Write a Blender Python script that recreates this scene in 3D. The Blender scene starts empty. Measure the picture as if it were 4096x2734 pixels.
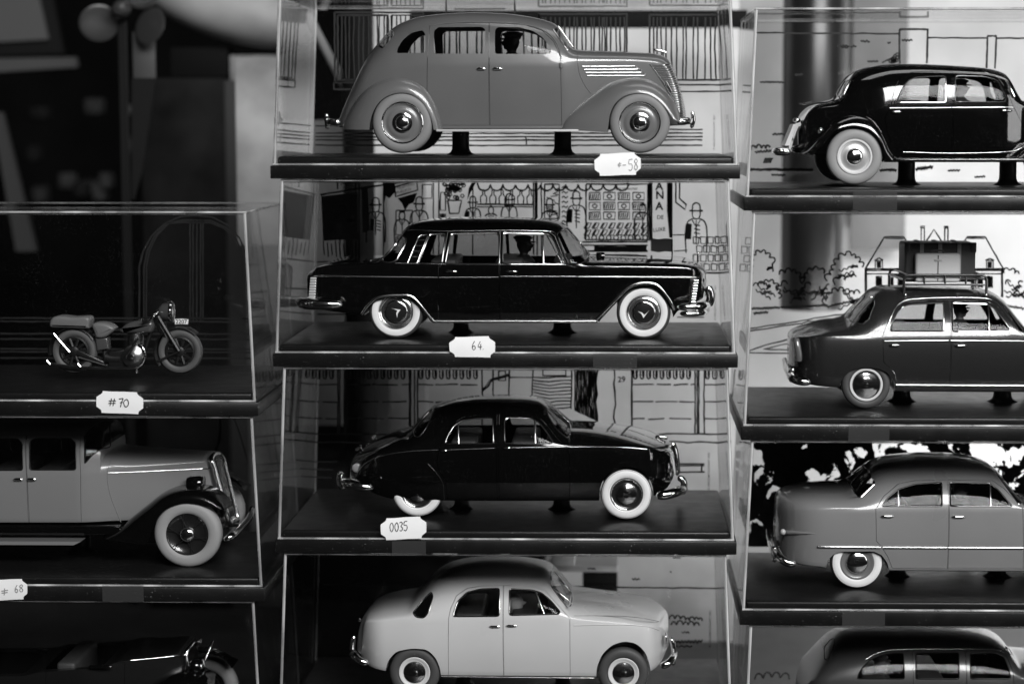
import bpy, bmesh, math, random
import numpy as np
from mathutils import Vector, Matrix
from mathutils.bvhtree import BVHTree
from mathutils.interpolate import poly_3d_calc

random.seed(7)
SC = bpy.context.scene
COL = SC.collection
U = 0.000126            # metres per modelling unit (one unit = one pixel of the photograph at the front of the shelves)

# ------------------------------------------------------------------ camera
F_PX = 8370.0
PITCH, YAW, PPX = math.radians(5.9), math.radians(1.2), 253.0
FWD = Vector((-math.sin(YAW) * math.cos(PITCH), math.cos(YAW) * math.cos(PITCH), -math.sin(PITCH)))
RIGHT = Vector((math.cos(YAW), math.sin(YAW), 0))
UP = RIGHT.cross(FWD)
CAMP = -F_PX * FWD

cam = bpy.data.cameras.new('camera')
cam.sensor_width = 36
cam.lens = F_PX / 4096 * 36
cam.shift_x = -PPX / 4096
cam.clip_start, cam.clip_end = 0.01, 60
cam.dof.use_dof = True
cam.dof.focus_distance = (F_PX + 260) * U
cam.dof.aperture_fstop = 6.3
camo = bpy.data.objects.new('camera', cam)
M = Matrix((RIGHT, UP, -FWD)).transposed().to_4x4()
M.translation = CAMP * U
camo.matrix_world = M
COL.objects.link(camo)
SC.camera = camo

# ------------------------------------------------------------------ light
W = bpy.data.worlds.new('World'); SC.world = W; W.use_nodes = True
W.node_tree.nodes['Background'].inputs[0].default_value = (1, 1, 1, 1)
W.node_tree.nodes['Background'].inputs[1].default_value = 0.006

def area(name, loc, target, sx, sy, power, spread=180):
    l = bpy.data.lights.new(name, 'AREA'); l.shape = 'RECTANGLE'; l.size, l.size_y = sx, sy
    l.energy = power; l.spread = math.radians(spread)
    o = bpy.data.objects.new(name, l); COL.objects.link(o)
    o.location = loc
    o.rotation_euler = (Vector(target) - Vector(loc)).to_track_quat('-Z', 'Y').to_euler()
    return o
area('street_daylight', (0.75, -1.45, 0.98), (0.22, 0, -0.02), 1.5, 0.6, 22, 110)
area('street_daylight_side', (1.45, -0.75, 0.35), (0.1, 0.1, 0.0), 0.35, 0.9, 4)
area('board_fill_top', (0.40, 0.26, 0.80), (0.30, 0.42, 0.0), 1.1, 0.2, 1.5)  # added fill from above, brightens the boards behind the cases
area('board_fill_low', (0.52, 0.24, -0.232), (0.45, 0.45, -0.06), 0.8, 0.06, 2.9)  # added fill hidden low behind the cases, lifts the lower boards

SC.view_settings.view_transform = 'Standard'
SC.view_settings.look = 'None'
SC.view_settings.exposure = 0
SC.view_settings.gamma = 1
SC.render.engine = 'CYCLES'
cy = SC.cycles
cy.use_denoising = True
cy.max_bounces = 10; cy.transparent_max_bounces = 40; cy.glossy_bounces = 5; cy.transmission_bounces = 8; cy.diffuse_bounces = 3
cy.caustics_reflective = False; cy.caustics_refractive = False
cy.sample_clamp_indirect = 4

# ------------------------------------------------------------------ projection helper (pixel of the photograph on the plane y -> x, z)
def P(u, v, y):
    d = FWD + RIGHT * ((u - 2048 - PPX) / F_PX) - UP * ((v - 1367) / F_PX)
    t = (y - CAMP.y) / d.y
    p = CAMP + d * t
    return p.x, p.z
def zoom(ox, oy, k):
    return lambda a, b: (ox + a * k, oy + b * k)
Z1 = zoom(1050, 0, .80885); Z2 = zoom(1050, 680, .80885); Z3 = zoom(1050, 1440, .80885); Z4 = zoom(1050, 2150, .80885)
Z5 = zoom(2900, 0, .54837); Z6 = zoom(2900, 780, .63787); Z7 = zoom(2900, 1700, .65932)
Z8 = zoom(0, 0, .57389); Z9 = zoom(0, 750, .60575); Z10 = zoom(0, 1600, .72333)
def PT(zm, a, b, y):
    u, v = zm(a, b); x, z = P(u, v, y); return Vector((x, y, z))

# ------------------------------------------------------------------ materials (all greys: the photograph is black and white)
MATS = {}
def nodes_of(name):
    m = bpy.data.materials.new(name); m.use_nodes = True
    nt = m.node_tree; nt.nodes.clear()
    out = nt.nodes.new('ShaderNodeOutputMaterial')
    return m, nt, out
def mat(name, g, rough=.5, metal=0, coat=0, bump=0, bscale=900, var=0, vscale=60, spec=.5, rvar=0, speck=0):
    if name in MATS: return MATS[name]
    m, nt, out = nodes_of(name); N = nt.nodes.new; L = nt.links.new
    b = N('ShaderNodeBsdfPrincipled')
    b.inputs['Base Color'].default_value = (g, g, g, 1)
    b.inputs['Roughness'].default_value = rough
    b.inputs['Metallic'].default_value = metal
    b.inputs['Coat Weight'].default_value = coat
    b.inputs['Coat Roughness'].default_value = .03
    b.inputs['Specular IOR Level'].default_value = spec
    L(b.outputs[0], out.inputs[0])
    tc = N('ShaderNodeTexCoord')
    if var or rvar:
        n = N('ShaderNodeTexNoise'); n.inputs['Scale'].default_value = vscale; n.inputs['Detail'].default_value = 5
        L(tc.outputs['Object'], n.inputs['Vector'])
        if var:
            mr = N('ShaderNodeMapRange'); mr.inputs[3].default_value = g * (1 - var); mr.inputs[4].default_value = g * (1 + var)
            mr.inputs[1].default_value = .3; mr.inputs[2].default_value = .7
            L(n.outputs['Fac'], mr.inputs[0]); L(mr.outputs[0], b.inputs['Base Color'])
        if rvar:
            mr = N('ShaderNodeMapRange'); mr.inputs[3].default_value = max(0, rough - rvar); mr.inputs[4].default_value = rough + rvar
            mr.inputs[1].default_value = .3; mr.inputs[2].default_value = .7
            L(n.outputs['Fac'], mr.inputs[0]); L(mr.outputs[0], b.inputs['Roughness'])
    if speck:
        ns = N('ShaderNodeTexNoise'); ns.inputs['Scale'].default_value = 1500; ns.inputs['Detail'].default_value = 1
        L(tc.outputs['Object'], ns.inputs['Vector'])
        n4 = N('ShaderNodeTexNoise'); n4.inputs['Scale'].default_value = 35; n4.inputs['Detail'].default_value = 3
        L(tc.outputs['Object'], n4.inputs['Vector'])
        a1 = N('ShaderNodeMath'); a1.operation = 'MULTIPLY_ADD'; a1.inputs[1].default_value = .25; L(n4.outputs['Fac'], a1.inputs[0]); L(ns.outputs['Fac'], a1.inputs[2])
        rs = N('ShaderNodeMapRange'); rs.inputs[1].default_value = .86; rs.inputs[2].default_value = .93; rs.inputs[4].default_value = speck
        L(a1.outputs[0], rs.inputs[0])
        mxc = N('ShaderNodeMix'); mxc.data_type = 'RGBA'; mxc.inputs[7].default_value = (.5, .5, .5, 1)
        L(rs.outputs[0], mxc.inputs[0])
        if b.inputs['Base Color'].links: L(b.inputs['Base Color'].links[0].from_socket, mxc.inputs[6])
        else: mxc.inputs[6].default_value = (g, g, g, 1)
        L(mxc.outputs[2], b.inputs['Base Color'])
    if bump:
        n2 = N('ShaderNodeTexNoise'); n2.inputs['Scale'].default_value = bscale; n2.inputs['Detail'].default_value = 3
        L(tc.outputs['Object'], n2.inputs['Vector'])
        bp = N('ShaderNodeBump'); bp.inputs['Strength'].default_value = bump; bp.inputs['Distance'].default_value = .0005
        L(n2.outputs['Fac'], bp.inputs['Height']); L(bp.outputs[0], b.inputs['Normal'])
    MATS[name] = m
    return m
def clear(name, f0, tint, rough=.0, dust=0.0, dscale=2500, top=1.0):
    """clear sheet: transparent with Schlick reflection, plus a little dust and fine scratches"""
    m, nt, out = nodes_of(name); N = nt.nodes.new; L = nt.links.new
    lw = N('ShaderNodeLayerWeight'); lw.inputs[0].default_value = .5
    pw = N('ShaderNodeMath'); pw.operation = 'POWER'; pw.inputs[1].default_value = 5
    L(lw.outputs['Facing'], pw.inputs[0])
    mr = N('ShaderNodeMapRange'); mr.inputs[3].default_value = f0; mr.inputs[4].default_value = top
    L(pw.outputs[0], mr.inputs[0])
    t = N('ShaderNodeBsdfTransparent'); t.inputs[0].default_value = (tint, tint, tint, 1)
    g = N('ShaderNodeBsdfGlossy'); g.inputs['Roughness'].default_value = rough
    mx = N('ShaderNodeMixShader'); L(mr.outputs[0], mx.inputs[0]); L(t.outputs[0], mx.inputs[1]); L(g.outputs[0], mx.inputs[2])
    last = mx
    if dust:
        tc = N('ShaderNodeTexCoord')
        n = N('ShaderNodeTexNoise'); n.inputs['Scale'].default_value = dscale; n.inputs['Detail'].default_value = 2
        L(tc.outputs['Object'], n.inputs['Vector'])
        n3 = N('ShaderNodeTexNoise'); n3.inputs['Scale'].default_value = 40
        L(tc.outputs['Object'], n3.inputs['Vector'])
        r = N('ShaderNodeMapRange'); r.inputs[1].default_value = .70; r.inputs[2].default_value = .78; r.inputs[4].default_value = .10
        L(n.outputs['Fac'], r.inputs[0])
        r3 = N('ShaderNodeMapRange'); r3.inputs[1].default_value = .4; r3.inputs[2].default_value = .65
        L(n3.outputs['Fac'], r3.inputs[0])
        mu = N('ShaderNodeMath'); mu.operation = 'MULTIPLY'; L(r.outputs[0], mu.inputs[0]); L(r3.outputs[0], mu.inputs[1])
        ad = N('ShaderNodeMath'); ad.operation = 'ADD'; ad.inputs[1].default_value = dust; L(mu.outputs[0], ad.inputs[0])
        d = N('ShaderNodeBsdfDiffuse'); d.inputs[0].default_value = (.8, .8, .8, 1)
        m2 = N('ShaderNodeMixShader'); L(ad.outputs[0], m2.inputs[0]); L(mx.outputs[0], m2.inputs[1]); L(d.outputs[0], m2.inputs[2])
        last = m2
    L(last.outputs[0], out.inputs[0])
    MATS[name] = m
    return m

GREY = mat('grey_enamel', .108, .32, coat=.8, var=.05, vscale=25, rvar=.04, bump=.008, bscale=260)
BLACK = mat('black_enamel', .002, .08, coat=1.0, speck=.03)
BLACKD = mat('black_body', .005, .25, coat=.8)
PALE = mat('pale_enamel', .52, .3, coat=.8, var=.04, vscale=25, rvar=.04, bump=.008, bscale=260)
CREAM = mat('cream_enamel', .18, .35, coat=.6, var=.02, vscale=25)
SLATE = mat('slate_enamel', .017, .25, coat=.8)
MID = mat('mid_grey_enamel', .19, .3, coat=.8, var=.05, vscale=25, rvar=.04, bump=.008, bscale=260)
MIDDK = mat('dark_grey_enamel', .04, .3, coat=.7)
CHROME = mat('chrome', .85, .11, metal=1, rvar=.03, vscale=200)
SATIN = mat('satin_trim', .8, .2, metal=1)
RUBBER = mat('black_rubber', .02, .55, speck=.2)
TYREG = mat('grey_rubber', .19, .6, var=.05)
TYRED = mat('dark_grey_rubber', .05, .6, speck=.2, bump=.1, bscale=900)
WHITEW = mat('white_rubber', .72, .55, var=.04, vscale=80)
PALEW = mat('pale_rubber', .27, .6, var=.04, vscale=80)
RIMW = mat('pale_rim', .6, .35)
RIMG = mat('grey_rim', .13, .3, coat=.5)
RIMD = mat('dark_rim', .012, .25, coat=.5)
BASE = mat('black_plastic', .006, .36, bump=.10, bscale=1800, rvar=.04, vscale=120, var=.05, spec=.28, speck=.35)
TRIM = mat('black_trim', .006, .45, spec=.25)
INK = mat('printing_ink', .006, .6)
PAPER = mat('sticker_paper', .78, .6, bump=.1, bscale=400, var=.03)
PENCIL = mat('pencil', .28, .6)
PEN = mat('pen_ink', .03, .5)
LAMPG = mat('lamp_lens', .4, .15, coat=1)
SILV = mat('silver_plastic', .5, .35, metal=.6)
SKIN = mat('figure_paint', .55, .5)
DARKCLOTH = mat('figure_dark_paint', .01, .5)
INTER = mat('interior', .03, .6)
LEATHER = mat('suitcase_leather', .06, .5, bump=.2, bscale=700)
LEATHERP = mat('suitcase_canvas', .6, .6, bump=.15, bscale=900)
STRAP = mat('strap_leather', .45, .5)
SEATM = mat('saddle_vinyl', .13, .4)
STEEL = mat('engine_metal', .35, .3, metal=1)
BOARD = mat('display_board', .55, .8, var=.4, vscale=6)
BOARDG = mat('grey_board', .5, .8, var=.6, vscale=6)
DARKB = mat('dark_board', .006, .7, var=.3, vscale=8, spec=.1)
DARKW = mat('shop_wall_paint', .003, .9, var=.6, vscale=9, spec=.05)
GLASS = clear('car_glass', .010, .86, .0)
ACRYL = clear('acrylic', .02, .985, .005, dust=.0001, top=.85)
TAPE = clear('sticky_tape', .12, .9, .12, dust=.02)

def edge_mat():
    m, nt, out = nodes_of('acrylic_edge_glint'); N = nt.nodes.new; L = nt.links.new
    g = N('ShaderNodeBsdfGlass'); g.inputs['IOR'].default_value = 1.49; g.inputs['Roughness'].default_value = .08
    d = N('ShaderNodeBsdfDiffuse'); d.inputs[0].default_value = (.85, .85, .85, 1)  # streaky white mixed in paints bright highlights on the edges
    tc = N('ShaderNodeTexCoord'); mp = N('ShaderNodeMapping'); mp.inputs['Scale'].default_value = (60, 60, 14)
    n = N('ShaderNodeTexNoise'); n.inputs['Scale'].default_value = 1; n.inputs['Detail'].default_value = 4
    L(tc.outputs['Object'], mp.inputs[0]); L(mp.outputs[0], n.inputs['Vector'])
    r = N('ShaderNodeMapRange'); r.inputs[1].default_value = .4; r.inputs[2].default_value = .7; r.inputs[3].default_value = .2; r.inputs[4].default_value = .8
    L(n.outputs['Fac'], r.inputs[0])
    mx = N('ShaderNodeMixShader'); L(r.outputs[0], mx.inputs[0]); L(g.outputs[0], mx.inputs[1]); L(d.outputs[0], mx.inputs[2])
    L(mx.outputs[0], out.inputs[0]); return m
EDGE = edge_mat()

def foliage_print():
    m, nt, out = nodes_of('foliage_print'); N = nt.nodes.new; L = nt.links.new
    tc = N('ShaderNodeTexCoord')
    n = N('ShaderNodeTexNoise'); n.inputs['Scale'].default_value = 95; n.inputs['Detail'].default_value = 5; n.inputs['Roughness'].default_value = .55; n.inputs['Distortion'].default_value = .6
    L(tc.outputs['Object'], n.inputs['Vector'])
    n2 = N('ShaderNodeTexNoise'); n2.inputs['Scale'].default_value = 24; n2.inputs['Detail'].default_value = 1
    L(tc.outputs['Object'], n2.inputs['Vector'])
    a = N('ShaderNodeMath'); a.operation = 'MULTIPLY_ADD'; a.inputs[1].default_value = .55; L(n2.outputs['Fac'], a.inputs[0]); L(n.outputs['Fac'], a.inputs[2])
    r = N('ShaderNodeMapRange'); r.inputs[1].default_value = .815; r.inputs[2].default_value = .827; r.inputs[3].default_value = .004; r.inputs[4].default_value = .75
    L(a.outputs[0], r.inputs[0])
    r.inputs[3].default_value = 0; r.inputs[4].default_value = 1
    b = N('ShaderNodeBsdfPrincipled'); b.inputs['Roughness'].default_value = .5; b.inputs['Base Color'].default_value = (.004, .004, .004, 1); b.inputs['Specular IOR Level'].default_value = .2
    t = N('ShaderNodeBsdfTransparent'); mx = N('ShaderNodeMixShader')
    L(r.outputs[0], mx.inputs[0]); L(b.outputs[0], mx.inputs[1]); L(t.outputs[0], mx.inputs[2]); L(mx.outputs[0], out.inputs[0]); return m
FOLI = foliage_print()

# ------------------------------------------------------------------ object helpers (geometry in modelling units)
class Thing:
    def __init__(s, name, label, cat, org, group=None, mesh=None):
        s.org = Vector(org)
        o = bpy.data.objects.new(name, None)
        o.empty_display_size = .01
        COL.objects.link(o); o.location = s.org * U
        o['label'] = label; o['category'] = cat
        if group: o['group'] = group
        s.o = o
def build(name, V, F, m, th=None, parent=None, smooth=True, angle=40, normals=None):
    me = bpy.data.meshes.new(name)
    org = th.org if th else Vector((0, 0, 0))
    A = (np.array([tuple(v) for v in V], dtype=float) - np.array(org)) * U
    me.from_pydata(A.tolist(), [], F)
    me.validate(); me.update()
    if m: me.materials.append(m)
    if smooth:
        me.polygons.foreach_set('use_smooth', [True] * len(me.polygons))
        if normals is None and angle < 180: me.set_sharp_from_angle(angle=math.radians(angle))
    if normals is not None and len(normals) == len(me.loops):
        me.normals_split_custom_set(normals)
    o = bpy.data.objects.new(name, me); COL.objects.link(o)
    if parent is not None: o.parent = parent
    elif th: o.parent = th.o
    return o
def join(parts):
    V, F = [], []
    for v, f in parts:
        k = len(V); V += list(v); F += [[i + k for i in q] for q in f]
    return V, F
def flip(F): return [list(reversed(f)) for f in F]
def box(x0, x1, y0, y1, z0, z1, r=0, seg=2):
    bm = bmesh.new()
    bmesh.ops.create_cube(bm, size=1)
    for v in bm.verts:
        v.co = Vector(((x0 + x1) / 2 + v.co.x * (x1 - x0), (y0 + y1) / 2 + v.co.y * (y1 - y0), (z0 + z1) / 2 + v.co.z * (z1 - z0)))
    if r: bmesh.ops.bevel(bm, geom=bm.edges[:], offset=r, segments=seg, profile=.5, affect='EDGES')
    bm.verts.ensure_lookup_table(); bm.verts.index_update()
    V = [v.co.copy() for v in bm.verts]; F = [[v.index for v in f.verts] for f in bm.faces]
    bm.free(); return V, F
def catmull(pts, k=4, closed=False):
    pts = [Vector(p) for p in pts]; n = len(pts); out = []
    rng = n if closed else n - 1
    for i in range(rng):
        if closed: a, b, c, d = pts[(i - 1) % n], pts[i], pts[(i + 1) % n], pts[(i + 2) % n]
        else: a, b, c, d = pts[max(i - 1, 0)], pts[i], pts[i + 1], pts[min(i + 2, n - 1)]
        for j in range(k):
            t = j / k
            out.append(.5 * ((2 * b) + (c - a) * t + (2 * a - 5 * b + 4 * c - d) * t * t + (3 * b - a - 3 * c + d) * t ** 3))
    if not closed: out.append(pts[-1])
    return out
def chaikin(poly, it=2, q=.2):
    poly = [Vector(p) for p in poly]
    for _ in range(it):
        out = []
        for i in range(len(poly)):
            a, b = poly[i], poly[(i + 1) % len(poly)]
            out += [a.lerp(b, q), a.lerp(b, 1 - q)]
        poly = out
    return poly
def round_poly(poly, r=13, k=4):
    poly = [Vector((a[0], a[1])) for a in poly]; n = len(poly); out = []
    for i in range(n):
        a, b, c = poly[i - 1], poly[i], poly[(i + 1) % n]
        e1, e2 = a - b, c - b; d = min(r, .42 * e1.length, .42 * e2.length)
        p0, p1 = b + e1.normalized() * d, b + e2.normalized() * d
        for j in range(k + 1):
            t = j / k; out.append(p0 * (1 - t) ** 2 + b * 2 * t * (1 - t) + p1 * t * t)
    return out
def tube(path, r, n=8, closed=False, cap=True):
    path = [Vector(p) for p in path]; m = len(path)
    rad = r if isinstance(r, (list, tuple)) else [r] * m
    V, F = [], []
    T0 = (path[1] - path[0]).normalized()
    ref = Vector((0, 0, 1)) if abs(T0.z) < .9 else Vector((0, 1, 0))
    nrm = (ref - T0 * ref.dot(T0)).normalized()
    for i in range(m):
        if closed: t = path[(i + 1) % m] - path[i - 1]
        else: t = path[min(i + 1, m - 1)] - path[max(i - 1, 0)]
        t = t.normalized() if t.length > 1e-9 else T0
        nrm = nrm - t * nrm.dot(t)
        nrm = nrm.normalized() if nrm.length > 1e-6 else t.orthogonal().normalized()
        b = t.cross(nrm)
        for j in range(n):
            a = 2 * math.pi * j / n
            V.append(path[i] + (nrm * math.cos(a) + b * math.sin(a)) * rad[i])
    for i in range(m if closed else m - 1):
        i2 = (i + 1) % m
        for j in range(n):
            j2 = (j + 1) % n
            F.append([i * n + j, i2 * n + j, i2 * n + j2, i * n + j2])
    if cap and not closed:
        F.append(list(range(n))); F.append([(m - 1) * n + j for j in reversed(range(n))])
    return V, flip(F)
def capsule_radii(n, r):
    return [r * math.sqrt(max(.02, 1 - (2 * i / (n - 1) - 1) ** 8)) for i in range(n)]
def lathe(prof, c, n=56, axis='y', closed=True):
    """prof: (radius, offset towards the camera) pairs; axis y through c"""
    V, F = [], []; m = len(prof); c = Vector(c)
    for j in range(n):
        a = 2 * math.pi * j / n; ca, sa = math.cos(a), math.sin(a)
        for r, d in prof:
            if axis == 'y': V.append(c + Vector((r * ca, -d, r * sa)))
            elif axis == 'z': V.append(c + Vector((r * ca, r * sa, d)))
            else: V.append(c + Vector((d, r * ca, r * sa)))
    for j in range(n):
        j2 = (j + 1) % n
        for i in range(m if closed else m - 1):
            i2 = (i + 1) % m
            F.append([j * m + i, j * m + i2, j2 * m + i2, j2 * m + i])
    if axis == 'z': F = flip(F)
    return V, F
def prism(poly, y0, y1):
    """closed prism over polygon of (x, z); manifold"""
    n = len(poly)
    ar = sum(poly[i][0] * poly[(i + 1) % n][1] - poly[(i + 1) % n][0] * poly[i][1] for i in range(n))
    if ar < 0: poly = list(reversed(poly))
    V = [Vector((p[0], y0, p[1])) for p in poly] + [Vector((p[0], y1, p[1])) for p in poly]
    F = [list(range(n)), [n + i for i in reversed(range(n))]]
    for i in range(n):
        j = (i + 1) % n
        F.append([j, i, n + i, n + j])
    return V, F
def ellipsoid(c, rx, ry, rz, n=20, m=12):
    V, F = [], []; c = Vector(c)
    for i in range(m + 1):
        t = math.pi * i / m
        for j in range(n):
            a = 2 * math.pi * j / n
            s = max(math.sin(t), 1e-3)
            V.append(c + Vector((rx * s * math.cos(a), ry * s * math.sin(a), rz * math.cos(t))))
    for i in range(m):
        for j in range(n):
            j2 = (j + 1) % n
            F.append([i * n + j, (i + 1) * n + j, (i + 1) * n + j2, i * n + j2])
    F.append(list(range(n))); F.append([m * n + j for j in reversed(range(n))])
    return V, F
def rbox_poly(poly, y0, y1, r, seg=4):
    """prism with rounded front edge (towards -y) and back edge"""
    poly = [Vector((p[0], p[1])) for p in poly]; n = len(poly)
    ar = sum(poly[i].x * poly[(i + 1) % n].y - poly[(i + 1) % n].x * poly[i].y for i in range(n))
    if ar < 0: poly.reverse()
    def inset(d):
        out = []
        for i in range(n):
            a, b, c = poly[i - 1], poly[i], poly[(i + 1) % n]
            e1 = (b - a).normalized(); e2 = (c - b).normalized()
            n1 = Vector((-e1.y, e1.x)); n2 = Vector((-e2.y, e2.x))
            h = n1 + n2
            h = h.normalized() / max(.5, h.normalized().dot(n1)) if h.length > 1e-6 else n1
            out.append(b + h * d)
        return out
    rings = []
    for k in range(seg + 1):
        a = math.pi / 2 * k / seg
        rings.append((inset(r * (1 - math.sin(a))), y0 + r * (1 - math.cos(a))))
    for k in range(seg + 1):
        a = math.pi / 2 * (1 - k / seg)
        rings.append((inset(r * (1 - math.sin(a))), y1 - r * (1 - math.cos(a))))
    V = [Vector((p.x, y, p.y)) for ring, y in rings for p in ring]
    F = [list(range(n)), [(len(rings) - 1) * n + i for i in reversed(range(n))]]
    for k in range(len(rings) - 1):
        for i in range(n):
            j = (i + 1) % n
            F.append([k * n + j, k * n + i, (k + 1) * n + i, (k + 1) * n + j])
    return V, F
def tmp(V, F):
    me = bpy.data.meshes.new('t'); me.from_pydata([tuple(v) for v in V], [], F); me.update()
    o = bpy.data.objects.new('t', me); COL.objects.link(o); return o
def boolean(A, B, op):
    a = tmp(*A); b = tmp(*B)
    md = a.modifiers.new('b', 'BOOLEAN'); md.operation = op; md.object = b; md.solver = 'MANIFOLD'
    dg = bpy.context.evaluated_depsgraph_get(); dg.update()
    me = a.evaluated_get(dg).to_mesh()
    V = [v.co.copy() for v in me.vertices]; F = [list(p.vertices) for p in me.polygons]
    a.evaluated_get(dg).to_mesh_clear()
    ma, mb = a.data, b.data
    bpy.data.objects.remove(a); bpy.data.objects.remove(b); bpy.data.meshes.remove(ma); bpy.data.meshes.remove(mb)
    return V, F
def pchip(pts):
    pts = sorted(pts); xs = np.array([p[0] for p in pts], float); ys = np.array([p[1] for p in pts], float)
    h = np.diff(xs); h[h < 1e-6] = 1e-6; d = np.diff(ys) / h
    m = np.zeros(len(xs))
    if len(xs) > 2:
        for i in range(1, len(xs) - 1):
            if d[i - 1] * d[i] > 0:
                w1, w2 = 2 * h[i] + h[i - 1], h[i] + 2 * h[i - 1]
                m[i] = (w1 + w2) / (w1 / d[i - 1] + w2 / d[i])
    m[0], m[-1] = d[0], d[-1]
    def f(x):
        if x <= xs[0]: return float(ys[0])
        if x >= xs[-1]: return float(ys[-1])
        i = int(np.searchsorted(xs, x) - 1); i = max(0, min(i, len(h) - 1))
        t = (x - xs[i]) / h[i]
        return float((1 + 2 * t) * (1 - t) ** 2 * ys[i] + t * (1 - t) ** 2 * h[i] * m[i] + t * t * (3 - 2 * t) * ys[i + 1] + t * t * (t - 1) * h[i] * m[i + 1])
    return f
# ------------------------------------------------------------------ display cases
DEPTH = 1034.0
BACK = 985.0            # inner face of a case's clear back
class Case:
    def __init__(s, label, zm, left, right, vbot, vtop, vcover, drift=30, y0=0.0):
        """left/right/vbot/vtop/vcover: pixels of the photograph at the front plane"""
        s.zm = zm; s.y0 = y0
        vm = (vbot + vtop) / 2
        s.xl = P(left, vm, y0)[0]; s.xr = P(right, vm, y0)[0]
        um = (left + right) / 2
        s.zb = P(um, vbot, y0)[1]; s.zt = P(um, vtop, y0)[1]
        s.zc = P(um, vcover, y0)[1] if vcover is not None else None
        s.label = label; s.drift = drift
    def make(s):
        y0 = s.y0; xl, xr = s.xl, s.xr
        th = Thing('display_case', s.label, 'display case', ((xl + xr) / 2, y0 + DEPTH / 2, s.zb), 'clear display cases stacked in three columns')
        s.th = th
        s.zp = s.zt + 36
        build('tray', *box(xl, xr, y0, y0 + DEPTH, s.zb + 1, s.zt, 4), BASE, th)
        build('platform', *box(xl + 26, xr - 26, y0 + 26, y0 + DEPTH - 26, s.zt - 6, s.zp, 11, 3), BASE, th)
        # drafted clear cover with real wall thickness, open at the bottom
        a, t, d = 8, 15, s.drift
        z0, z1 = s.zt + 1.5, s.zc - 1.5
        def ring(ins, z, k):
            x0, x1 = xl + a + ins + d * k, xr - a - ins - d * k
            f0, f1 = y0 + a + ins + d * .3 * k, y0 + DEPTH - a - ins - d * .3 * k
            return [Vector((x0, f0, z)), Vector((x1, f0, z)), Vector((x1, f1, z)), Vector((x0, f1, z))]
        V = ring(0, z0, 0) + ring(0, z1, 1) + ring(t, z0, 0) + ring(t, z1 - t, 1)
        F = [[0, 1, 5, 4], [1, 2, 6, 5], [2, 3, 7, 6], [3, 0, 4, 7], [4, 5, 6, 7],
             [9, 8, 12, 13], [10, 9, 13, 14], [11, 10, 14, 15], [8, 11, 15, 12], [15, 14, 13, 12],
             [0, 8, 9, 1], [1, 9, 10, 2], [2, 10, 11, 3], [3, 11, 8, 0]]
        s.cover = build('cover', V, F, ACRYL, th, smooth=False)
        # moulded edges of the cover: vertical corners and rims, highlights painted in white
        def bar(p, q, r): return tube([p, p.lerp(q, .33), p.lerp(q, .66), q], r, 6)
        R0, R1 = ring(t * .5, z0 + 1, 0), ring(t * .5, z1 - 6, 1)
        for i in range(4):
            build('cover_edge', *bar(R0[i], R1[i], 6.0 if i < 2 else 4.5), EDGE, th, parent=s.cover)
        build('cover_rim', *bar(ring(2, z0 + 3, 0)[0], ring(2, z0 + 3, 0)[1], 4.2), EDGE, th, parent=s.cover)
        build('cover_rim', *bar(ring(4, z1 - 5, 1)[0], ring(4, z1 - 5, 1)[1], 4.5), EDGE, th, parent=s.cover)
        build('cover_rim', *bar(ring(4, z1 - 5, 1)[3], ring(4, z1 - 5, 1)[2], 4.0), EDGE, th, parent=s.cover)
        if xl < -800: build('cover_rim', *bar(ring(4, z1 - 5, 1)[1], ring(4, z1 - 5, 1)[2], 4.0), EDGE, th, parent=s.cover)
        if xl > 600: build('cover_rim', *bar(ring(4, z1 - 5, 1)[0], ring(4, z1 - 5, 1)[3], 4.0), EDGE, th, parent=s.cover)
        s.art = []      # ribbons of the line drawing printed on the clear back
        s.back = y0 + BACK
        return s
    # ---- line drawing printed on the back panel
    def line(s, pts, w=4.0, wob=1.2, closed=False, back=None, step=28):
        y = s.back
        q = [PT(s.zm, a, b, y) for a, b in pts]
        q = [Vector((p.x, p.z)) for p in q]
        if closed: q.append(q[0])
        out = []
        for i in range(len(q) - 1):
            a, b = q[i], q[i + 1]; L = (b - a).length; n = max(1, int(L / step))
            for j in range(n):
                out.append(a.lerp(b, j / n))
        out.append(q[-1])
        if wob:
            out = [p + Vector((random.gauss(0, wob * .5), random.gauss(0, wob * .5))) for p in out]
        m = len(out); V, F = [], []
        for i in range(m):
            t = out[min(i + 1, m - 1)] - out[max(i - 1, 0)]
            t = t.normalized() if t.length > 1e-6 else Vector((1, 0))
            nn = Vector((-t.y, t.x)) * (1.38 * w * (.5 + random.uniform(-.08, .12)))
            for sgn in (1, -1):
                p = out[i] + nn * sgn; V.append(Vector((p.x, y, p.y)))
        for i in range(m - 1):
            F.append([2 * i, 2 * i + 1, 2 * i + 3, 2 * i + 2])
        s.art.append((V, F))
    def fill(s, pts, dy=1.2):
        q = [PT(s.zm, a, b, s.back + dy) for a, b in pts]
        s.art.append((q, [list(range(len(q)))]))
    def curve(s, pts, w=4.0, wob=.8, closed=False, k=4):
        c = catmull([(a, b, 0) for a, b in pts], k, closed)
        s.line([(p.x, p.y) for p in c], w, wob, closed, step=40)
    def text(s, txt, a, b, size, rot=0, bold=0):
        """a, b = lower-left start of the text in zoom pixels, size = cap height in zoom pixels"""
        V, F = text_mesh(txt, bold)
        c, sn = math.cos(rot), math.sin(rot)
        q = []
        for p in V:
            x, y = p[0] * size, p[1] * size
            q.append(PT(s.zm, a + x * c - y * sn, b - (x * sn + y * c), s.back - .6))
        s.art.append((q, F))
    def print_art(s):
        if s.art:
            V, F = join(s.art)
            o = build('printed_drawing', V, F, INK, s.th, parent=s.cover, smooth=False)
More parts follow.
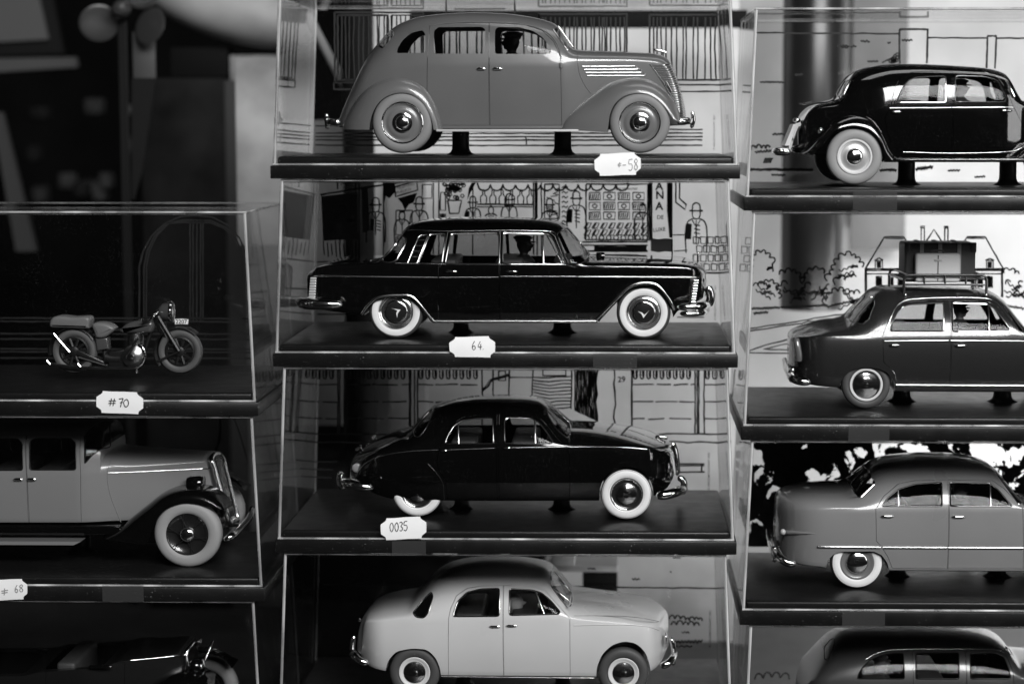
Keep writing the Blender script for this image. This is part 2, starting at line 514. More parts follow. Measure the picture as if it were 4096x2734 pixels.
    def post(s, a0, a1, btop):
        """black support peg under the car between zoom columns a0..a1, top at zoom row btop"""
        y = s.y0 + 517
        p0, p1 = PT(s.zm, a0, btop, y), PT(s.zm, a1, btop, y)
        cx = (p0.x + p1.x) / 2; r = (p1.x - p0.x) / 2; h = p0.z - s.zp
        prof = [(r * 1.75, 0), (r * 1.5, 5), (r * 1.2, 12), (r * 1.04, 24), (r, 40), (r, max(h, 44)), (.1, max(h, 44)), (.1, 0)]
        build('support_post', *lathe(prof, (cx, y, s.zp), 28, 'z'), TRIM, s.th)
    def sticker(s, corners, strokes, m=None, w=3.2, notch=.13):
        """corners: 4 zoom points tl, tr, br, bl; strokes: polylines in 0..1 sticker coordinates"""
        tl, tr, br, bl = [Vector(c) for c in corners]
        def at(x, y): return tl.lerp(tr, x).lerp(bl.lerp(br, x), y)
        n = notch; e = .0
        pol = [(n, 0), (.3, .012), (.6, -.006), (1 - n, 0), (1 - n, .07), (1 - n * .75, .14), (1 - n * .3, .22), (1, .28), (1.004, .5), (1, .72), (1 - n * .3, .78), (1 - n * .7, .86), (1 - n * .8, .93), (1 - n * .8, 1),
               (.6, .99), (.3, 1.008), (n * .8, 1), (n * .8, .93), (n * .7, .86), (n * .3, .78), (0, .72), (-.004, .5), (0, .28), (n * .3, .22), (n * .75, .14), (n, .07)]
        yy = s.y0 - 3
        # the paper bulges a little over the step between tray and cover
        def pos(x, y, off=0):
            a = at(x, y); p = PT(s.zm, a.x, a.y, yy)
            p.y = s.y0 - 2.2 - 2.5 * math.sin(math.pi * min(1, max(0, y))) - 1.5 * math.sin(9 * x + 3 * y) ** 2 - off
            return p
        c = Vector((.5, .5)); V = [pos(.5, .5)]; F = []
        K = 4
        for k in range(1, K + 1):
            for x, y in pol:
                q = c.lerp(Vector((x, y)), k / K); V.append(pos(q.x, q.y))
        N = len(pol)
        for i in range(N):
            j = (i + 1) % N
            F.append([0, 1 + j, 1 + i])
            for k in range(K - 1):
                F.append([1 + k * N + i, 1 + k * N + j, 1 + (k + 1) * N + j, 1 + (k + 1) * N + i])
        V2 = [v + Vector((0, 1.2, 0)) for v in V]
        n0 = len(V)
        F2 = [[i + n0 for i in reversed(f)] for f in F]
        rim = [[1 + (K - 1) * N + i, 1 + (K - 1) * N + (i + 1) % N, n0 + 1 + (K - 1) * N + (i + 1) % N, n0 + 1 + (K - 1) * N + i] for i in range(N)]
        st = build('price_sticker', V + V2, flip(F) + flip(F2) + flip(rim), PAPER, s.th)
        parts = []
        for sk in strokes:
            pts = [pos(x, y, .9) for x, y in sk]
            if len(pts) > 2: pts = catmull(pts, 4)
            parts.append(tube(pts, w * .5, 5))
        if parts:
            V, F = join(parts)
            build('handwritten_number', V, F, m or PENCIL, s.th, parent=st)
    def tape(s, a0, b0, a1, b1):
        p, q = PT(s.zm, a0, b0, s.y0 - 2), PT(s.zm, a1, b1, s.y0 - 2)
        build('tape_strip', *box(p.x, q.x, s.y0 - 2.4, s.y0 - 1.2, q.z, p.z), TAPE, s.th, smooth=False)

_TXT = {}
def text_mesh(txt, bold=0):
    key = (txt, bold)
    if key in _TXT: return _TXT[key]
    cu = bpy.data.curves.new('t', 'FONT'); cu.body = txt; cu.size = 1; cu.offset = bold; cu.resolution_u = 3
    o = bpy.data.objects.new('t', cu); COL.objects.link(o)
    dg = bpy.context.evaluated_depsgraph_get(); dg.update()
    me = o.evaluated_get(dg).to_mesh()
    V = [(v.co.x / .7, v.co.y / .7) for v in me.vertices]; F = [list(p.vertices) for p in me.polygons]
    o.evaluated_get(dg).to_mesh_clear()
    bpy.data.objects.remove(o); bpy.data.curves.remove(cu)
    _TXT[key] = (V, F); return V, F

# digits as pen strokes in a 0..1 box (x right, y down)
DIG = {'0': [[(.5, 0), (.1, .25), (.08, .65), (.4, 1), (.8, .8), (.92, .4), (.7, .05), (.5, 0)]],
       '7': [[(.05, .08), (.95, .0)], [(.95, 0), (.6, .45), (.35, 1)], [(.3, .5), (.85, .45)]],
       '5': [[(.95, 0), (.25, .05), (.2, .42), (.7, .4), (.92, .7), (.6, 1), (.1, .92)]],
       '8': [[(.5, .45), (.12, .25), (.5, 0), (.88, .22), (.5, .45), (.08, .75), (.5, 1), (.92, .75), (.5, .45)]],
       '6': [[(.75, 0), (.3, .35), (.12, .75), (.5, 1), (.88, .75), (.55, .5), (.18, .7)]],
       '4': [[(.6, 0), (.1, .65), (.95, .62)], [(.7, .3), (.62, 1)]],
       '3': [[(.1, .08), (.6, 0), (.85, .22), (.45, .45), (.9, .7), (.55, 1), (.08, .92)]],
       '#': [[(.4, 0), (.2, 1)], [(.8, 0), (.6, 1)], [(.05, .35), (1, .3)], [(0, .68), (.95, .62)]],
       '-': [[(.1, .5), (.9, .48)]], '.': [[(.4, .95), (.55, 1)]], '#f': [[(.55, .05), (.45, .95)], [(.1, .4), (1, .3)], [(.1, .65), (.95, .6)]]}
def write(seq):
    """seq: (char, x, y, w, h) in sticker coordinates"""
    out = []
    for ch, x, y, w, h in seq:
        for st in DIG[ch]: out.append([(x + a * w, y + b * h) for a, b in st])
    return out

def mid_z(zm): return zm
C1 = Case('display case holding the grey sedan, topmost of the middle column, stickered 58', Z1, 1080.7, 2961, 716, 663, -30).make()
C2 = Case('display case holding the long black limousine with chrome arch trim', Z2, 1090, 2952, 1469, 1416, 716)
C2.zc = C1.zb; C2.make()
C3 = Case('display case holding the round-backed black saloon, stickered 0035', Z3, 1100, 2947, 2215, 2161.5, 0)
C3.zc = C2.zb; C3.make()
C4 = Case('display case holding the pale saloon, bottom of the middle column', Z4, 1104, 2940, 2964, 2911, 0)
C4.zc = C3.zb; C4.make()
R1 = Case('display case holding the black saloon with grey tyres, topmost of the right column', Z5, 2974, 4890, 844.5, 791, 27).make()
R2 = Case('tall display case holding the dark saloon with luggage on its roof', Z6, 2964, 4870, 1764, 1708, 0)
R2.zc = R1.zb; R2.make()
R3 = Case('display case with dark foliage print behind the two-tone grey saloon', Z7, 2959, 4860, 2504, 2447, 0)
R3.zc = R2.zb; R3.make()
R4 = Case('display case at the bottom of the right column, cut off by the picture edge', Z7, 2954, 4850, 3290, 3235, 0)
R4.zc = R3.zb; R4.make()
L1 = Case('display case holding the motorcycle, stickered #70', Z9, -860, 1032, 1662, 1607, 843, y0=-20).make()
L2 = Case('display case holding the pale limousine with black fenders, stickered 68', Z10, -835, 1058, 2400, 2345, 0, y0=-20)
L2.zc = L1.zb; L2.make()
L3 = Case('display case holding the dark open tourer, bottom of the left column', Z10, -830, 1064, 3150, 3095, 0, y0=-20)
L3.zc = L2.zb; L3.make()

# stickers and tape
C1.sticker([(1640, 762), (1870, 752), (1870, 864), (1645, 870)], write([('#f', .5, .4, .08, .25), ('-', .6, .4, .09, .3), ('5', .73, .30, .10, .5), ('8', .86, .28, .08, .5)]), PENCIL, 3.4)
C2.sticker([(922, 826), (1150, 820), (1150, 927), (928, 922)], write([('6', .49, .22, .09, .42), ('4', .62, .24, .10, .38), ('.', .72, .2, .04, .42)]), PEN, 3.0)
C3.sticker([(583, 782), (810, 770), (810, 879), (588, 889)], write([('0', .2, .22, .085, .4), ('0', .31, .22, .085, .4), ('3', .41, .2, .08, .4), ('5', .5, .18, .09, .42)]), PEN, 3.4)
L1.sticker([(638, 1340), (946, 1352), (946, 1496), (638, 1484)], write([('#', .26, .32, .16, .34), ('7', .48, .3, .1, .4), ('0', .58, .34, .12, .34)]), PEN, 4.0)
L2.sticker([(-62, 992), (150, 986), (152, 1098), (-60, 1108)], write([('#f', .32, .4, .18, .36), ('6', .68, .28, .09, .36), ('8', .8, .26, .1, .36)]), PENCIL, 4.0)
C2.tape(1635, 905, 1852, 975); R1.tape(935, 1400, 1255, 1535); R2.tape(775, 1440, 1030, 1543); R3.tape(712, 1125, 970, 1222)
L2.tape(565, 1018, 795, 1112); C3.tape(640, 893, 808, 962)
for c, pegs, bt in ((C1, ((938, 1022), (1443, 1527)), 640), (C2, ((945, 1020), (1440, 1525)), 740), (C3, ((950, 1020), (1440, 1520)), 690), (C4, ((960, 1030), (1450, 1520)), 680),
                    (R1, ((1263, 1387), (2003, 2127)), 1170), (R2, ((1057, 1162), (1685, 1795)), 1225), (R3, ((1000, 1090), (1600, 1700)), 875), (L2, ((-200, -100), (400, 500)), 700)):
    for a0, a1 in pegs: c.post(a0, a1, bt)
# ------------------------------------------------------------------ model cars
class Car:
    def __init__(s, label, case, top, belt, bot, wf, nexp, tum, paint, hw=290, yc=517, t=10, low=(.9, 1.0, .97), Rr=160, Rf=160, ep=2.3, group='model cars on show', name='model_car', zm=None):
        s.case = case; s.zm = zm or case.zm; s.yc = yc + case.y0; s.hw = hw; s.t = t; s.low = low; s.Rr, s.Rf, s.ep = Rr, Rf, ep
        yn = s.yc - hw
        tw = [PT(s.zm, a, b, s.yc) for a, b in top]
        # x of the profile is read on the centre plane, side features on the near plane
        tp = [(p.x, p.z) for p in tw]
        fix = [tp[0]]
        for p in tp[1:]:
            fix.append((max(p[0], fix[-1][0] + 1.0), p[1]))
        s.fz = pchip(fix); s.x0, s.x1 = fix[0][0], fix[-1][0]; s.tp = fix
        cv = lambda L: [(PT(s.zm, a, b, yn).x, PT(s.zm, a, b, yn).z) for a, b in L]
        s.fb = pchip(cv(belt)); s.fbot = pchip(cv(bot))
        s.fw = pchip([(PT(s.zm, a, top[0][1], yn).x, f) for a, f in wf])
        s.fn = pchip([(PT(s.zm, a, top[0][1], yn).x, f) for a, f in nexp])
        s.ft = pchip([(PT(s.zm, a, top[0][1], yn).x, f) for a, f in tum])
        s.paint = paint
        xm = (s.x0 + s.x1) / 2
        s.th = Thing(name, label, 'model car', (xm, s.yc, case.zp), group)
        O = s.loft(0)
        s.ref = O
        s.bvh = BVHTree.FromPolygons(O[0], O[1])
        s.refn = s.vnormals(O)
        s.S = boolean(O, s.loft(t), 'DIFFERENCE')
        s.body = None
    def w(s, x):
        f = s.fw(x) * s.hw
        d = x - s.x0
        if d < s.Rr: f *= max(.02, 1 - (1 - max(d, 0) / s.Rr) ** s.ep) ** (1 / s.ep)
        d = s.x1 - x
        if d < s.Rf: f *= max(.02, 1 - (1 - max(d, 0) / s.Rf) ** s.ep) ** (1 / s.ep)
        return f
    def params(s, x):
        zt = s.fz(x); zb = min(s.fb(x), zt - 3); z0 = min(s.fbot(x), zb - 6)
        return zt, zb, z0, s.w(x), s.fn(x), s.ft(x)
    def lowq(s, q):
        a, b, c = s.low; qm = .55
        return a * (q - qm) * (q - 1) / (qm) + b * q * (q - 1) / (qm * (qm - 1)) + c * q * (q - qm) / (1 - qm)
    def Y(s, x, z):
        zt, zb, z0, w, n, tu = s.params(x)
        if z >= zb:
            q = min(1, (z - zb) / (zt - zb))
            return w * s.low[2] * max(0, 1 - q ** n) ** (1 / n) * (1 - tu * q)
        return w * s.lowq(max(0, (z - z0) / (zb - z0)))
    def half(s, x, t):
        zt, zb, z0, w, n, tu = s.params(x)
        if t:
            zt -= t; z0 += t; w = max(4, w - t)
            zb = min(zb, zt - 3); z0 = min(z0, zb - 3)
        out = [(0, z0), (w * s.low[0] * .6, z0), (w * s.low[0] - min(6, w * .1), z0)]
        for k in range(0, 12):
            q = .02 + .98 * k / 12
            out.append((w * s.lowq(q), z0 + (zb - z0) * q))
        for k in range(0, 17):
            a = math.pi / 2 * k / 17
            q = math.sin(a) ** (2 / n)
            out.append((w * s.low[2] * max(0, math.cos(a)) ** (2 / n) * (1 - tu * q), zb + (zt - zb) * q))
        out.append((0, zt))
        return out
    def stations(s, t):
        P0 = [(s.x0 + (s.x1 - s.x0) * i / 600) for i in range(601)]
        L = [0]
        for i in range(600):
            L.append(L[-1] + math.hypot(P0[i + 1] - P0[i], .8 * (s.fz(P0[i + 1]) - s.fz(P0[i]))))
        xs = [float(np.interp(L[-1] * i / 130, L, P0)) for i in range(131)]
        for k in (.02, .06, .12, .2, .35): xs += [s.x0 + s.Rr * k, s.x1 - s.Rf * k]
        xs += [s.x0 + .4, s.x1 - .4]
        xs = sorted(x for x in xs if s.x0 + .3 <= x <= s.x1 - .3)
        out = [xs[0]]
        for x in xs[1:]:
            if x - out[-1] > .8: out.append(x)
        if t: out = [x for x in out if s.x0 + t * 1.5 < x < s.x1 - t * 1.5]
        return out
    def loft(s, t):
        V, F = [], []; rings = s.stations(t); m = None
        for x in rings:
            h = s.half(x, t)
            near = [Vector((x, s.yc - y, z)) for y, z in h]
            far = [Vector((x, s.yc + y, z)) for y, z in reversed(h[1:-1])]
            r = near + far; m = len(r); V += r
        for i in range(len(rings) - 1):
            for j in range(m):
                j2 = (j + 1) % m
                F.append([i * m + j, (i + 1) * m + j, (i + 1) * m + j2, i * m + j2])
        F.append(list(range(m)))
        F.append([(len(rings) - 1) * m + j for j in reversed(range(m))])
        return V, F
    def vnormals(s, O):
        V, F = O; n = [Vector((0, 0, 0)) for _ in V]
        for f in F:
            if len(f) > 4: continue
            a = (V[f[2]] - V[f[0]]).cross(V[f[3]] - V[f[1]])
            for i in f: n[i] += a
        return [v.normalized() if v.length > 0 else Vector((0, 0, 1)) for v in n]
    def side(s, a, b, out=0.0):
        y = s.yc - s.hw * .9
        for _ in range(4):
            p = PT(s.zm, a, b, y); y = s.yc - s.Y(p.x, p.z)
        p = PT(s.zm, a, b, y); p.y = y - out
        return p
    def path(s, pts, out=0.0, k=3, closed=False, step=22):
        """zoom polyline laid on the near side surface"""
        c = catmull([(a, b, 0) for a, b in pts], k, closed) if k > 1 else [Vector((a, b, 0)) for a, b in pts]
        if closed: c = c + [c[0]]
        q = []
        for i in range(len(c) - 1):
            n = max(1, int((c[i + 1] - c[i]).length / step))
            for j in range(n): q.append(c[i].lerp(c[i + 1], j / n))
        if not closed: q.append(c[-1])
        return [s.side(p.x, p.y, out) for p in q]
    def poly(s, pts, rounded=1, q=.16):
        p = round_poly(pts, 14 * rounded) if rounded else [Vector(x) for x in pts]
        return p
    def take(s, pts, full=False, both=True, rounded=1, q=.16):
        """cut a window out of the shell; returns near pane and far pane meshes"""
        pp = s.poly(pts, rounded, q); w = [s.side(p.x, p.y) for p in pp]; w2 = [(p.x, p.z) for p in w]
        yn, yf = s.yc - s.hw - 90, s.yc + s.hw + 90
        if full:
            A = prism(w2, yn, yf); g = boolean(s.S, A, 'INTERSECT'); s.S = boolean(s.S, A, 'DIFFERENCE'); return g, None, pp
        A = prism(w2, yn, s.yc); g = boolean(s.S, A, 'INTERSECT')
        B = prism(w2, s.yc, yf); h = boolean(s.S, B, 'INTERSECT')
        s.S = boolean(s.S, prism(w2, yn, yf), 'DIFFERENCE')
        return g, h, pp
    def arch(s, pts, rounded=1):
        pp = s.poly(pts, rounded); w = [PT(s.zm, p.x, p.y, s.yc - s.hw * .97) for p in pp]
        s.S = boolean(s.S, prism([(p.x, p.z) for p in w], s.yc - s.hw - 90, s.yc + s.hw + 90), 'DIFFERENCE')
    def piece(s, pts, rounded=1, gap=1.0):
        """a door cut from the near side with a real shut line round it"""
        pp = s.poly(pts, 0); w = [s.side(p.x, p.y) for p in pp]
        c = [Vector((p.x, p.z)) for p in w]; n = len(c)
        ar = sum(c[i].x * c[(i + 1) % n].y - c[(i + 1) % n].x * c[i].y for i in range(n)); sg = 1 if ar > 0 else -1
        def off(d):
            r = []
            for i in range(n):
                e1 = (c[i] - c[i - 1]).normalized(); e2 = (c[(i + 1) % n] - c[i]).normalized()
                h = Vector((-e1.y - e2.y, e1.x + e2.x)); h = h.normalized() if h.length > 1e-6 else Vector((-e1.y, e1.x))
                r.append(tuple(c[i] + h * d * sg))
            return r
        g = boolean(s.S, prism(off(gap), s.yc - s.hw - 90, s.yc), 'INTERSECT')
        s.S = boolean(s.S, prism(off(-gap), s.yc - s.hw - 90, s.yc), 'DIFFERENCE')
        return g
    def skin(s, name, mesh, m, parent=None):
        V, F = mesh
        if not F: return None
        nr = []
        for f in F:
            p = [V[i] for i in f]
            fn = Vector((0, 0, 0))
            for i in range(len(p)): fn += (p[i] - p[0]).cross(p[(i + 1) % len(p)] - p[0])
            fn = fn.normalized() if fn.length > 1e-12 else Vector((0, -1, 0))
            for v in p:
                loc, _, idx, d = s.bvh.find_nearest(v)
                n = fn
                if d is not None and d < 1.0 and len(s.ref[1][idx]) == 4:
                    q = s.ref[1][idx]; ws = poly_3d_calc([s.ref[0][i] for i in q], loc)
                    r = Vector((0, 0, 0))
                    for i, wgt in zip(q, ws): r += s.refn[i] * wgt
                    if r.length > 1e-6:
                        r.normalize()
                        if r.dot(fn) > .7: n = r
                nr.append(tuple(n))
        return build(name, V, F, m, s.th, parent=parent, normals=nr)
    def add(s, name, mesh, m, parent=None, smooth=True, angle=50):
        return build(name, mesh[0], mesh[1], m, s.th, parent=parent, smooth=smooth, angle=angle)
    def bodywork(s, windows=(), doors=(), screens=(), frame=None, fr=3.5, handles=(), handle_r=5, frame_out=1.0):
        """windows: (polygon, door index or None); screens: (name, polygon)"""
        panes = []
        for pts, di in windows:
            panes.append((s.take(pts), di))
        scr = [(nm, s.take(pts, full=True)) for nm, pts in screens]
        dm = [s.piece(p) for p in doors]
        s.body = s.skin('body', s.S, s.paint)
        dobj = [s.skin('door', m, s.paint) for m in dm]
        for (g, h, pp), di in panes:
            par = dobj[di] if di is not None else s.body
            s.skin('window_pane', g, GLASS, par); s.skin('window_pane', h, GLASS, s.body)
            if frame:
                pth = s.path([(p.x, p.y) for p in pp], frame_out, 1, True, 18)
                s.add('window_frame', tube(pth, fr, 6, True), frame, par)
        for nm, (g, _, pp) in scr:
            o = s.skin(nm, g, GLASS)
            if frame and o:
                pth = s.path([(p.x, p.y) for p in pp], .5, 1, True, 14)
                s.add('screen_frame', tube(pth, fr * .9, 6, True), frame if frame != TRIM else TRIM, o)
        for a0, a1, b, di in handles:
            p0, p1 = s.side(a0, b, handle_r * .9), s.side(a1, b, handle_r * .9)
            pts = [p0.lerp(p1, i / 6) for i in range(7)]
            s.add('door_handle', tube(pts, capsule_radii(7, handle_r), 8), CHROME, dobj[di] if di is not None and di < len(dobj) else s.body)
        s.doors = dobj
    def strip(s, name, pts, r, m, out=None, k=3, parent=None):
        return s.add(name, tube(s.path(pts, r * .2 if out is None else out, k), r, 8), m, parent)
    def band(s, name, pts, wd, h, m, k=3):
        """flat raised band following the side"""
        pa = s.path(pts, 0, k, step=16); n = len(pa); V, F = [], []
        for i in range(n):
            t = pa[min(i + 1, n - 1)] - pa[max(i - 1, 0)]; t.y = 0; t.normalize()
            nn = Vector((-t.z, 0, t.x))
            for u, o in ((-.5, -2), (-.42, h * .7), (-.15, h), (.15, h), (.42, h * .7), (.5, -2)):
                V.append(pa[i] + nn * wd * u + Vector((0, -o, 0)))
        for i in range(n - 1):
            for j in range(5): F.append([i * 6 + j, i * 6 + j + 1, i * 6 + j + 7, i * 6 + j + 6])
        return s.add(name, (V, flip(F)), m)
    def fender(s, O, I, m, yin=.55, yout=1.0, crown=2.0, name='fender', mirror=True, k=4, lip=10):
        """1930s wing: O outer edge, I wheel-opening edge, as paired zoom points"""
        o = catmull([(a, b, 0) for a, b in O], k); i_ = catmull([(a, b, 0) for a, b in I], k)
        yi, yo = s.hw * yin, s.hw * yout
        n = len(o); K = 12
        for sg in ((-1, 1) if mirror else (-1,)):
            V, F = [], []
            for q in range(n):
                A = PT(s.zm, o[q].x, o[q].y, s.yc - yo * .9); B = PT(s.zm, i_[q].x, i_[q].y, s.yc - yo)
                e = .12 + .88 * min(1, 3.2 * q / n + .25, 3.2 * (n - 1 - q) / n + .35)
                yi = max(s.hw * yin, min(yo - 20, s.Y(A.x, A.z) - 5))
                for k_ in range(K + 1):
                    a = math.pi / 2 * k_ / K
                    f = 1 - math.cos(a) ** (2 / crown)
                    y = yi + (yo - yi) * math.sin(a) ** (2 / crown)
                    p = A.lerp(B, f); V.append(Vector((p.x, s.yc + sg * y, p.z)))
                V.append(Vector((B.x, s.yc + sg * (yo - lip), B.z)))
                p = A.lerp(B, .9); V.append(Vector((p.x, s.yc + sg * (yo - lip - 6), p.z)))
                p = A.lerp(B, .25); V.append(Vector((p.x, s.yc + sg * (yi + 6), p.z)))
            w = K + 4
            for q in range(n - 1):
                for j in range(w):
                    j2 = (j + 1) % w
                    F.append([q * w + j, q * w + j2, (q + 1) * w + j2, (q + 1) * w + j])
            F.append(list(reversed(range(w)))); F.append([(n - 1) * w + j for j in range(w)])
            s.add(name, (V, F if sg < 0 else flip(F)), m)
    def wheel(s, a, b, R, spec, face=.97, far=True, tread=RUBBER, name='wheel', width=.4, inner=.6):
        """spec: list of (name, material, [(r, d)...]) rings, fractions of the tyre radius"""
        y = s.yc - s.hw * face
        c = PT(s.zm, a, b, y); R = (PT(s.zm, a + R, b, y) - c).length
        tp = [(inner, -.05), (inner + .03, .0), (inner + .12, .035), (.84, .035), (.93, .005), (.98, -.05), (1.0, -.12), (1.0, -width + .1), (.985, -width + .05), (.9, -width), (inner, -width + .02)]
        def full(pr): return [(r * R, d * R) for r, d in pr]
        t = s.add(name, lathe(full(tp), c, 72), tread)
        for nm, m, pr in spec:
            s.add(nm, lathe(full(pr), c, 72, closed=False), m, t)
        if far:
            c2 = Vector((c.x, 2 * s.yc - y - width * R, c.z))
            t2 = s.add(name, lathe(full(tp), c2, 40), tread)
            s.add('rim', lathe(full([(inner + .01, -.1), (inner - .1, -.15), (.01, -.15)]), c2, 40, closed=False), RIMD, t2)
        return t, c, R
    def blob(s, name, a, b, y, rx, ry, rz, m, parent=None):
        c = PT(s.zm, a, b, y); k = s.zm(1, 0)[0] - s.zm(0, 0)[0]
        return s.add(name, ellipsoid(c, rx * k, ry * k, rz * k), m, parent)
    def bar3(s, name, pts, r, m, parent=None, k=4, n=10):
        """tube through (zoom a, zoom b, y fraction of half width; -1 near side, +1 far side)"""
        q = [PT(s.zm, a, b, s.yc + f * s.hw) for a, b, f in pts]
        q = catmull(q, k)
        rr = [r * x for x in capsule_radii(len(q), 1)]
        return s.add(name, tube(q, rr, n), m, parent)
    def box3(s, name, a0, a1, b0, b1, f0, f1, r, m, parent=None):
        y0, y1 = s.yc + f0 * s.hw, s.yc + f1 * s.hw
        p, q = PT(s.zm, a0, b0, y0), PT(s.zm, a1, b1, y0)
        return s.add(name, box(min(p.x, q.x), max(p.x, q.x), y0, y1, min(p.z, q.z), max(p.z, q.z), r, 3), m, parent)
    def seats(s, spots, b0, b1):
        for a0, a1 in spots:
            s.box3('seat', a0, a1, b0, b1, -.68, .68, 14, INTER)

def ww(a, b, out=.004):
    """white ring on the tyre wall between radii a..b, and its edges"""
    def d(r):
        pts = [(.6, -.05), (.63, 0), (.72, .035), (.84, .035), (.93, .005), (.98, -.05), (1, -.12)]
        return float(np.interp(r, [p[0] for p in pts], [p[1] for p in pts]))
    rs = np.linspace(b, a, 9)
    return [(float(r), d(r) + out) for r in rs]

def figure(label, case, a, b, h, face=1, y=430, cap=True, skin=None, cloth=None, hat=None):
    """small seated driver: one continuous bust, cap as a part; a, b = centre of the head in zoom pixels, h = head height"""
    yy = case.y0 + y; c = PT(case.zm, a, b, yy); k = case.zm(1, 0)[0] - case.zm(0, 0)[0]; h = h * k
    th = Thing('driver_figurine', label, 'figurine', (c.x, yy, c.z - 1.6 * h), 'figurines seated in the model cars')
    rings = [(-1.65, 0, .75, .95), (-1.2, -.02, .72, 1.0), (-.95, -.02, .66, .98), (-.8, 0, .5, .8), (-.68, .02, .3, .42), (-.55, .03, .24, .26), (-.44, .04, .27, .27), (-.36, .09, .36, .31), (-.22, .07, .41, .36), (-.08, .06, .45, .38), (0, .09, .50, .37), (.05, .06, .44, .38), (.18, .03, .43, .39), (.32, 0, .38, .35), (.43, -.02, .25, .24), (.5, -.02, .05, .05)]
    V, F = [], []; n = 20
    for z, dx, rx, ry in rings:
        for j in range(n):
            t = 2 * math.pi * j / n
            px = rx * math.cos(t)
            if z in (0, -.08) and math.cos(t) > .9: px += .10      # nose
            V.append(c + Vector((face * (dx + px) * h, ry * math.sin(t) * h, z * h)))
    for i in range(len(rings) - 1):
        for j in range(n):
            F.append([i * n + j, i * n + (j + 1) % n, (i + 1) * n + (j + 1) % n, (i + 1) * n + j])
    F.append(list(reversed(range(n)))); F.append([(len(rings) - 1) * n + j for j in range(n)])
    if face < 0: F = flip(F)
    o = build('head_and_shoulders', V, F, skin or SKIN, th, angle=180)
    # coat: slightly larger shell over the shoulders
    V, F = [], []
    rr = [(-1.66, 0, .79, .99), (-1.2, -.02, .76, 1.04), (-.95, -.02, .70, 1.02), (-.8, 0, .54, .84), (-.66, .02, .36, .48), (-.58, .03, .30, .34)]
    for z, dx, rx, ry in rr:
        for j in range(n):
            t = 2 * math.pi * j / n; V.append(c + Vector((face * (dx + rx * math.cos(t)) * h, ry * math.sin(t) * h, z * h)))
    for i in range(len(rr) - 1):
        for j in range(n): F.append([i * n + j, i * n + (j + 1) % n, (i + 1) * n + (j + 1) % n, (i + 1) * n + j])
    build('coat', V, F if face > 0 else flip(F), cloth or DARKCLOTH, th, angle=180)
    if cap:
        rr = [(.16, -.02, .45, .41), (.30, -.03, .47, .43), (.36, -.02, .58, .54), (.46, -.03, .56, .52), (.54, -.05, .35, .33), (.56, -.05, .03, .03)]
        V, F = [], []
        for z, dx, rx, ry in rr:
            for j in range(n):
                t = 2 * math.pi * j / n; V.append(c + Vector((face * (dx + rx * math.cos(t)) * h, ry * math.sin(t) * h, z * h)))
        for i in range(len(rr) - 1):
            for j in range(n): F.append([i * n + j, i * n + (j + 1) % n, (i + 1) * n + (j + 1) % n, (i + 1) * n + j])
        cp = build('cap', V, F if face > 0 else flip(F), hat or DARKCLOTH, th, angle=180)
        build('visor', *ellipsoid(c + Vector((face * .5 * h, 0, .16 * h)), .26 * h, .33 * h, .045 * h), hat or DARKCLOTH, th, parent=cp)
    return th
# ================================================================== C1 grey 1930s sedan
c = Car('mid-grey 1930s sedan with running boards and a chrome barred grille', C1,
  top=[(383, 608), (400, 555), (425, 492), (460, 412), (500, 330), (540, 265), (580, 215), (640, 150), (700, 112), (780, 86), (900, 71), (1050, 65), (1200, 70), (1300, 82), (1400, 103), (1455, 126), (1480, 155), (1535, 238), (1560, 248), (1700, 254), (1850, 260), (1950, 268), (1985, 280), (2008, 300), (2022, 325), (2045, 380), (2066, 450), (2082, 520), (2092, 590)],
  belt=[(383, 618), (420, 560), (470, 470), (540, 380), (640, 322), (800, 306), (1480, 305), (1560, 305), (1800, 302), (1950, 312), (2010, 340), (2060, 450), (2090, 595)],
  bot=[(383, 630), (500, 640), (880, 640), (1480, 640), (2092, 620)],
  wf=[(383, .62), (420, .66), (500, .76), (650, .84), (1000, .88), (1480, .86), (1600, .76), (1800, .60), (1950, .47), (2040, .37), (2092, .30)],
  nexp=[(383, 2.2), (600, 2.6), (900, 3.2), (1450, 3.2), (1560, 2.8), (2000, 2.4)], tum=[(383, .0), (700, .14), (1450, .14), (1560, .02), (2092, 0)],
  paint=GREY, low=(.97, 1.0, .985), Rr=60, Rf=30)
c.bodywork(windows=[([(663, 263), (668, 240), (690, 200), (735, 162), (790, 150), (804, 165), (806, 262)], None),
                    ([(845, 266), (848, 150), (868, 135), (1085, 133), (1101, 145), (1101, 266)], 0),
                    ([(1150, 267), (1149, 150), (1163, 135), (1270, 135), (1335, 152), (1385, 185), (1415, 222), (1426, 250), (1424, 267)], 1)],
  doors=[[(813, 620), (815, 300), (828, 126), (960, 113), (1120, 114), (1122, 620)], [(1126, 620), (1124, 114), (1290, 122), (1380, 150), (1440, 205), (1474, 285), (1480, 620)]],
  screens=[('windscreen', [(1438, 146), (1463, 128), (1482, 152), (1534, 232), (1512, 250), (1475, 205)]),
           ('rear_window', [(560, 220), (632, 140), (655, 168), (592, 244)])],
  frame=None, handles=[(1060, 1107, 340, 0), (1138, 1188, 340, 1)], handle_r=6)
c.strip('screen_frame', [(1438, 148), (1475, 206), (1510, 250)], 3.2, CHROME, 0, 1)
c.strip('screen_frame', [(1463, 130), (1498, 180), (1534, 232)], 2.6, CHROME, 0, 1)
c.strip('roof_moulding', [(830, 128), (900, 116), (1000, 110), (1120, 110), (1250, 116), (1350, 136), (1420, 172), (1460, 225), (1477, 290)], 3.4, GREY, -.8)
c.strip('hood_seam', [(1560, 262), (1558, 300), (1570, 370), (1600, 430), (1625, 462)], 2.0, GREY, 0)
c.strip('hinge', [(1475, 312), (1476, 336)], 6, GREY, 2, 1)
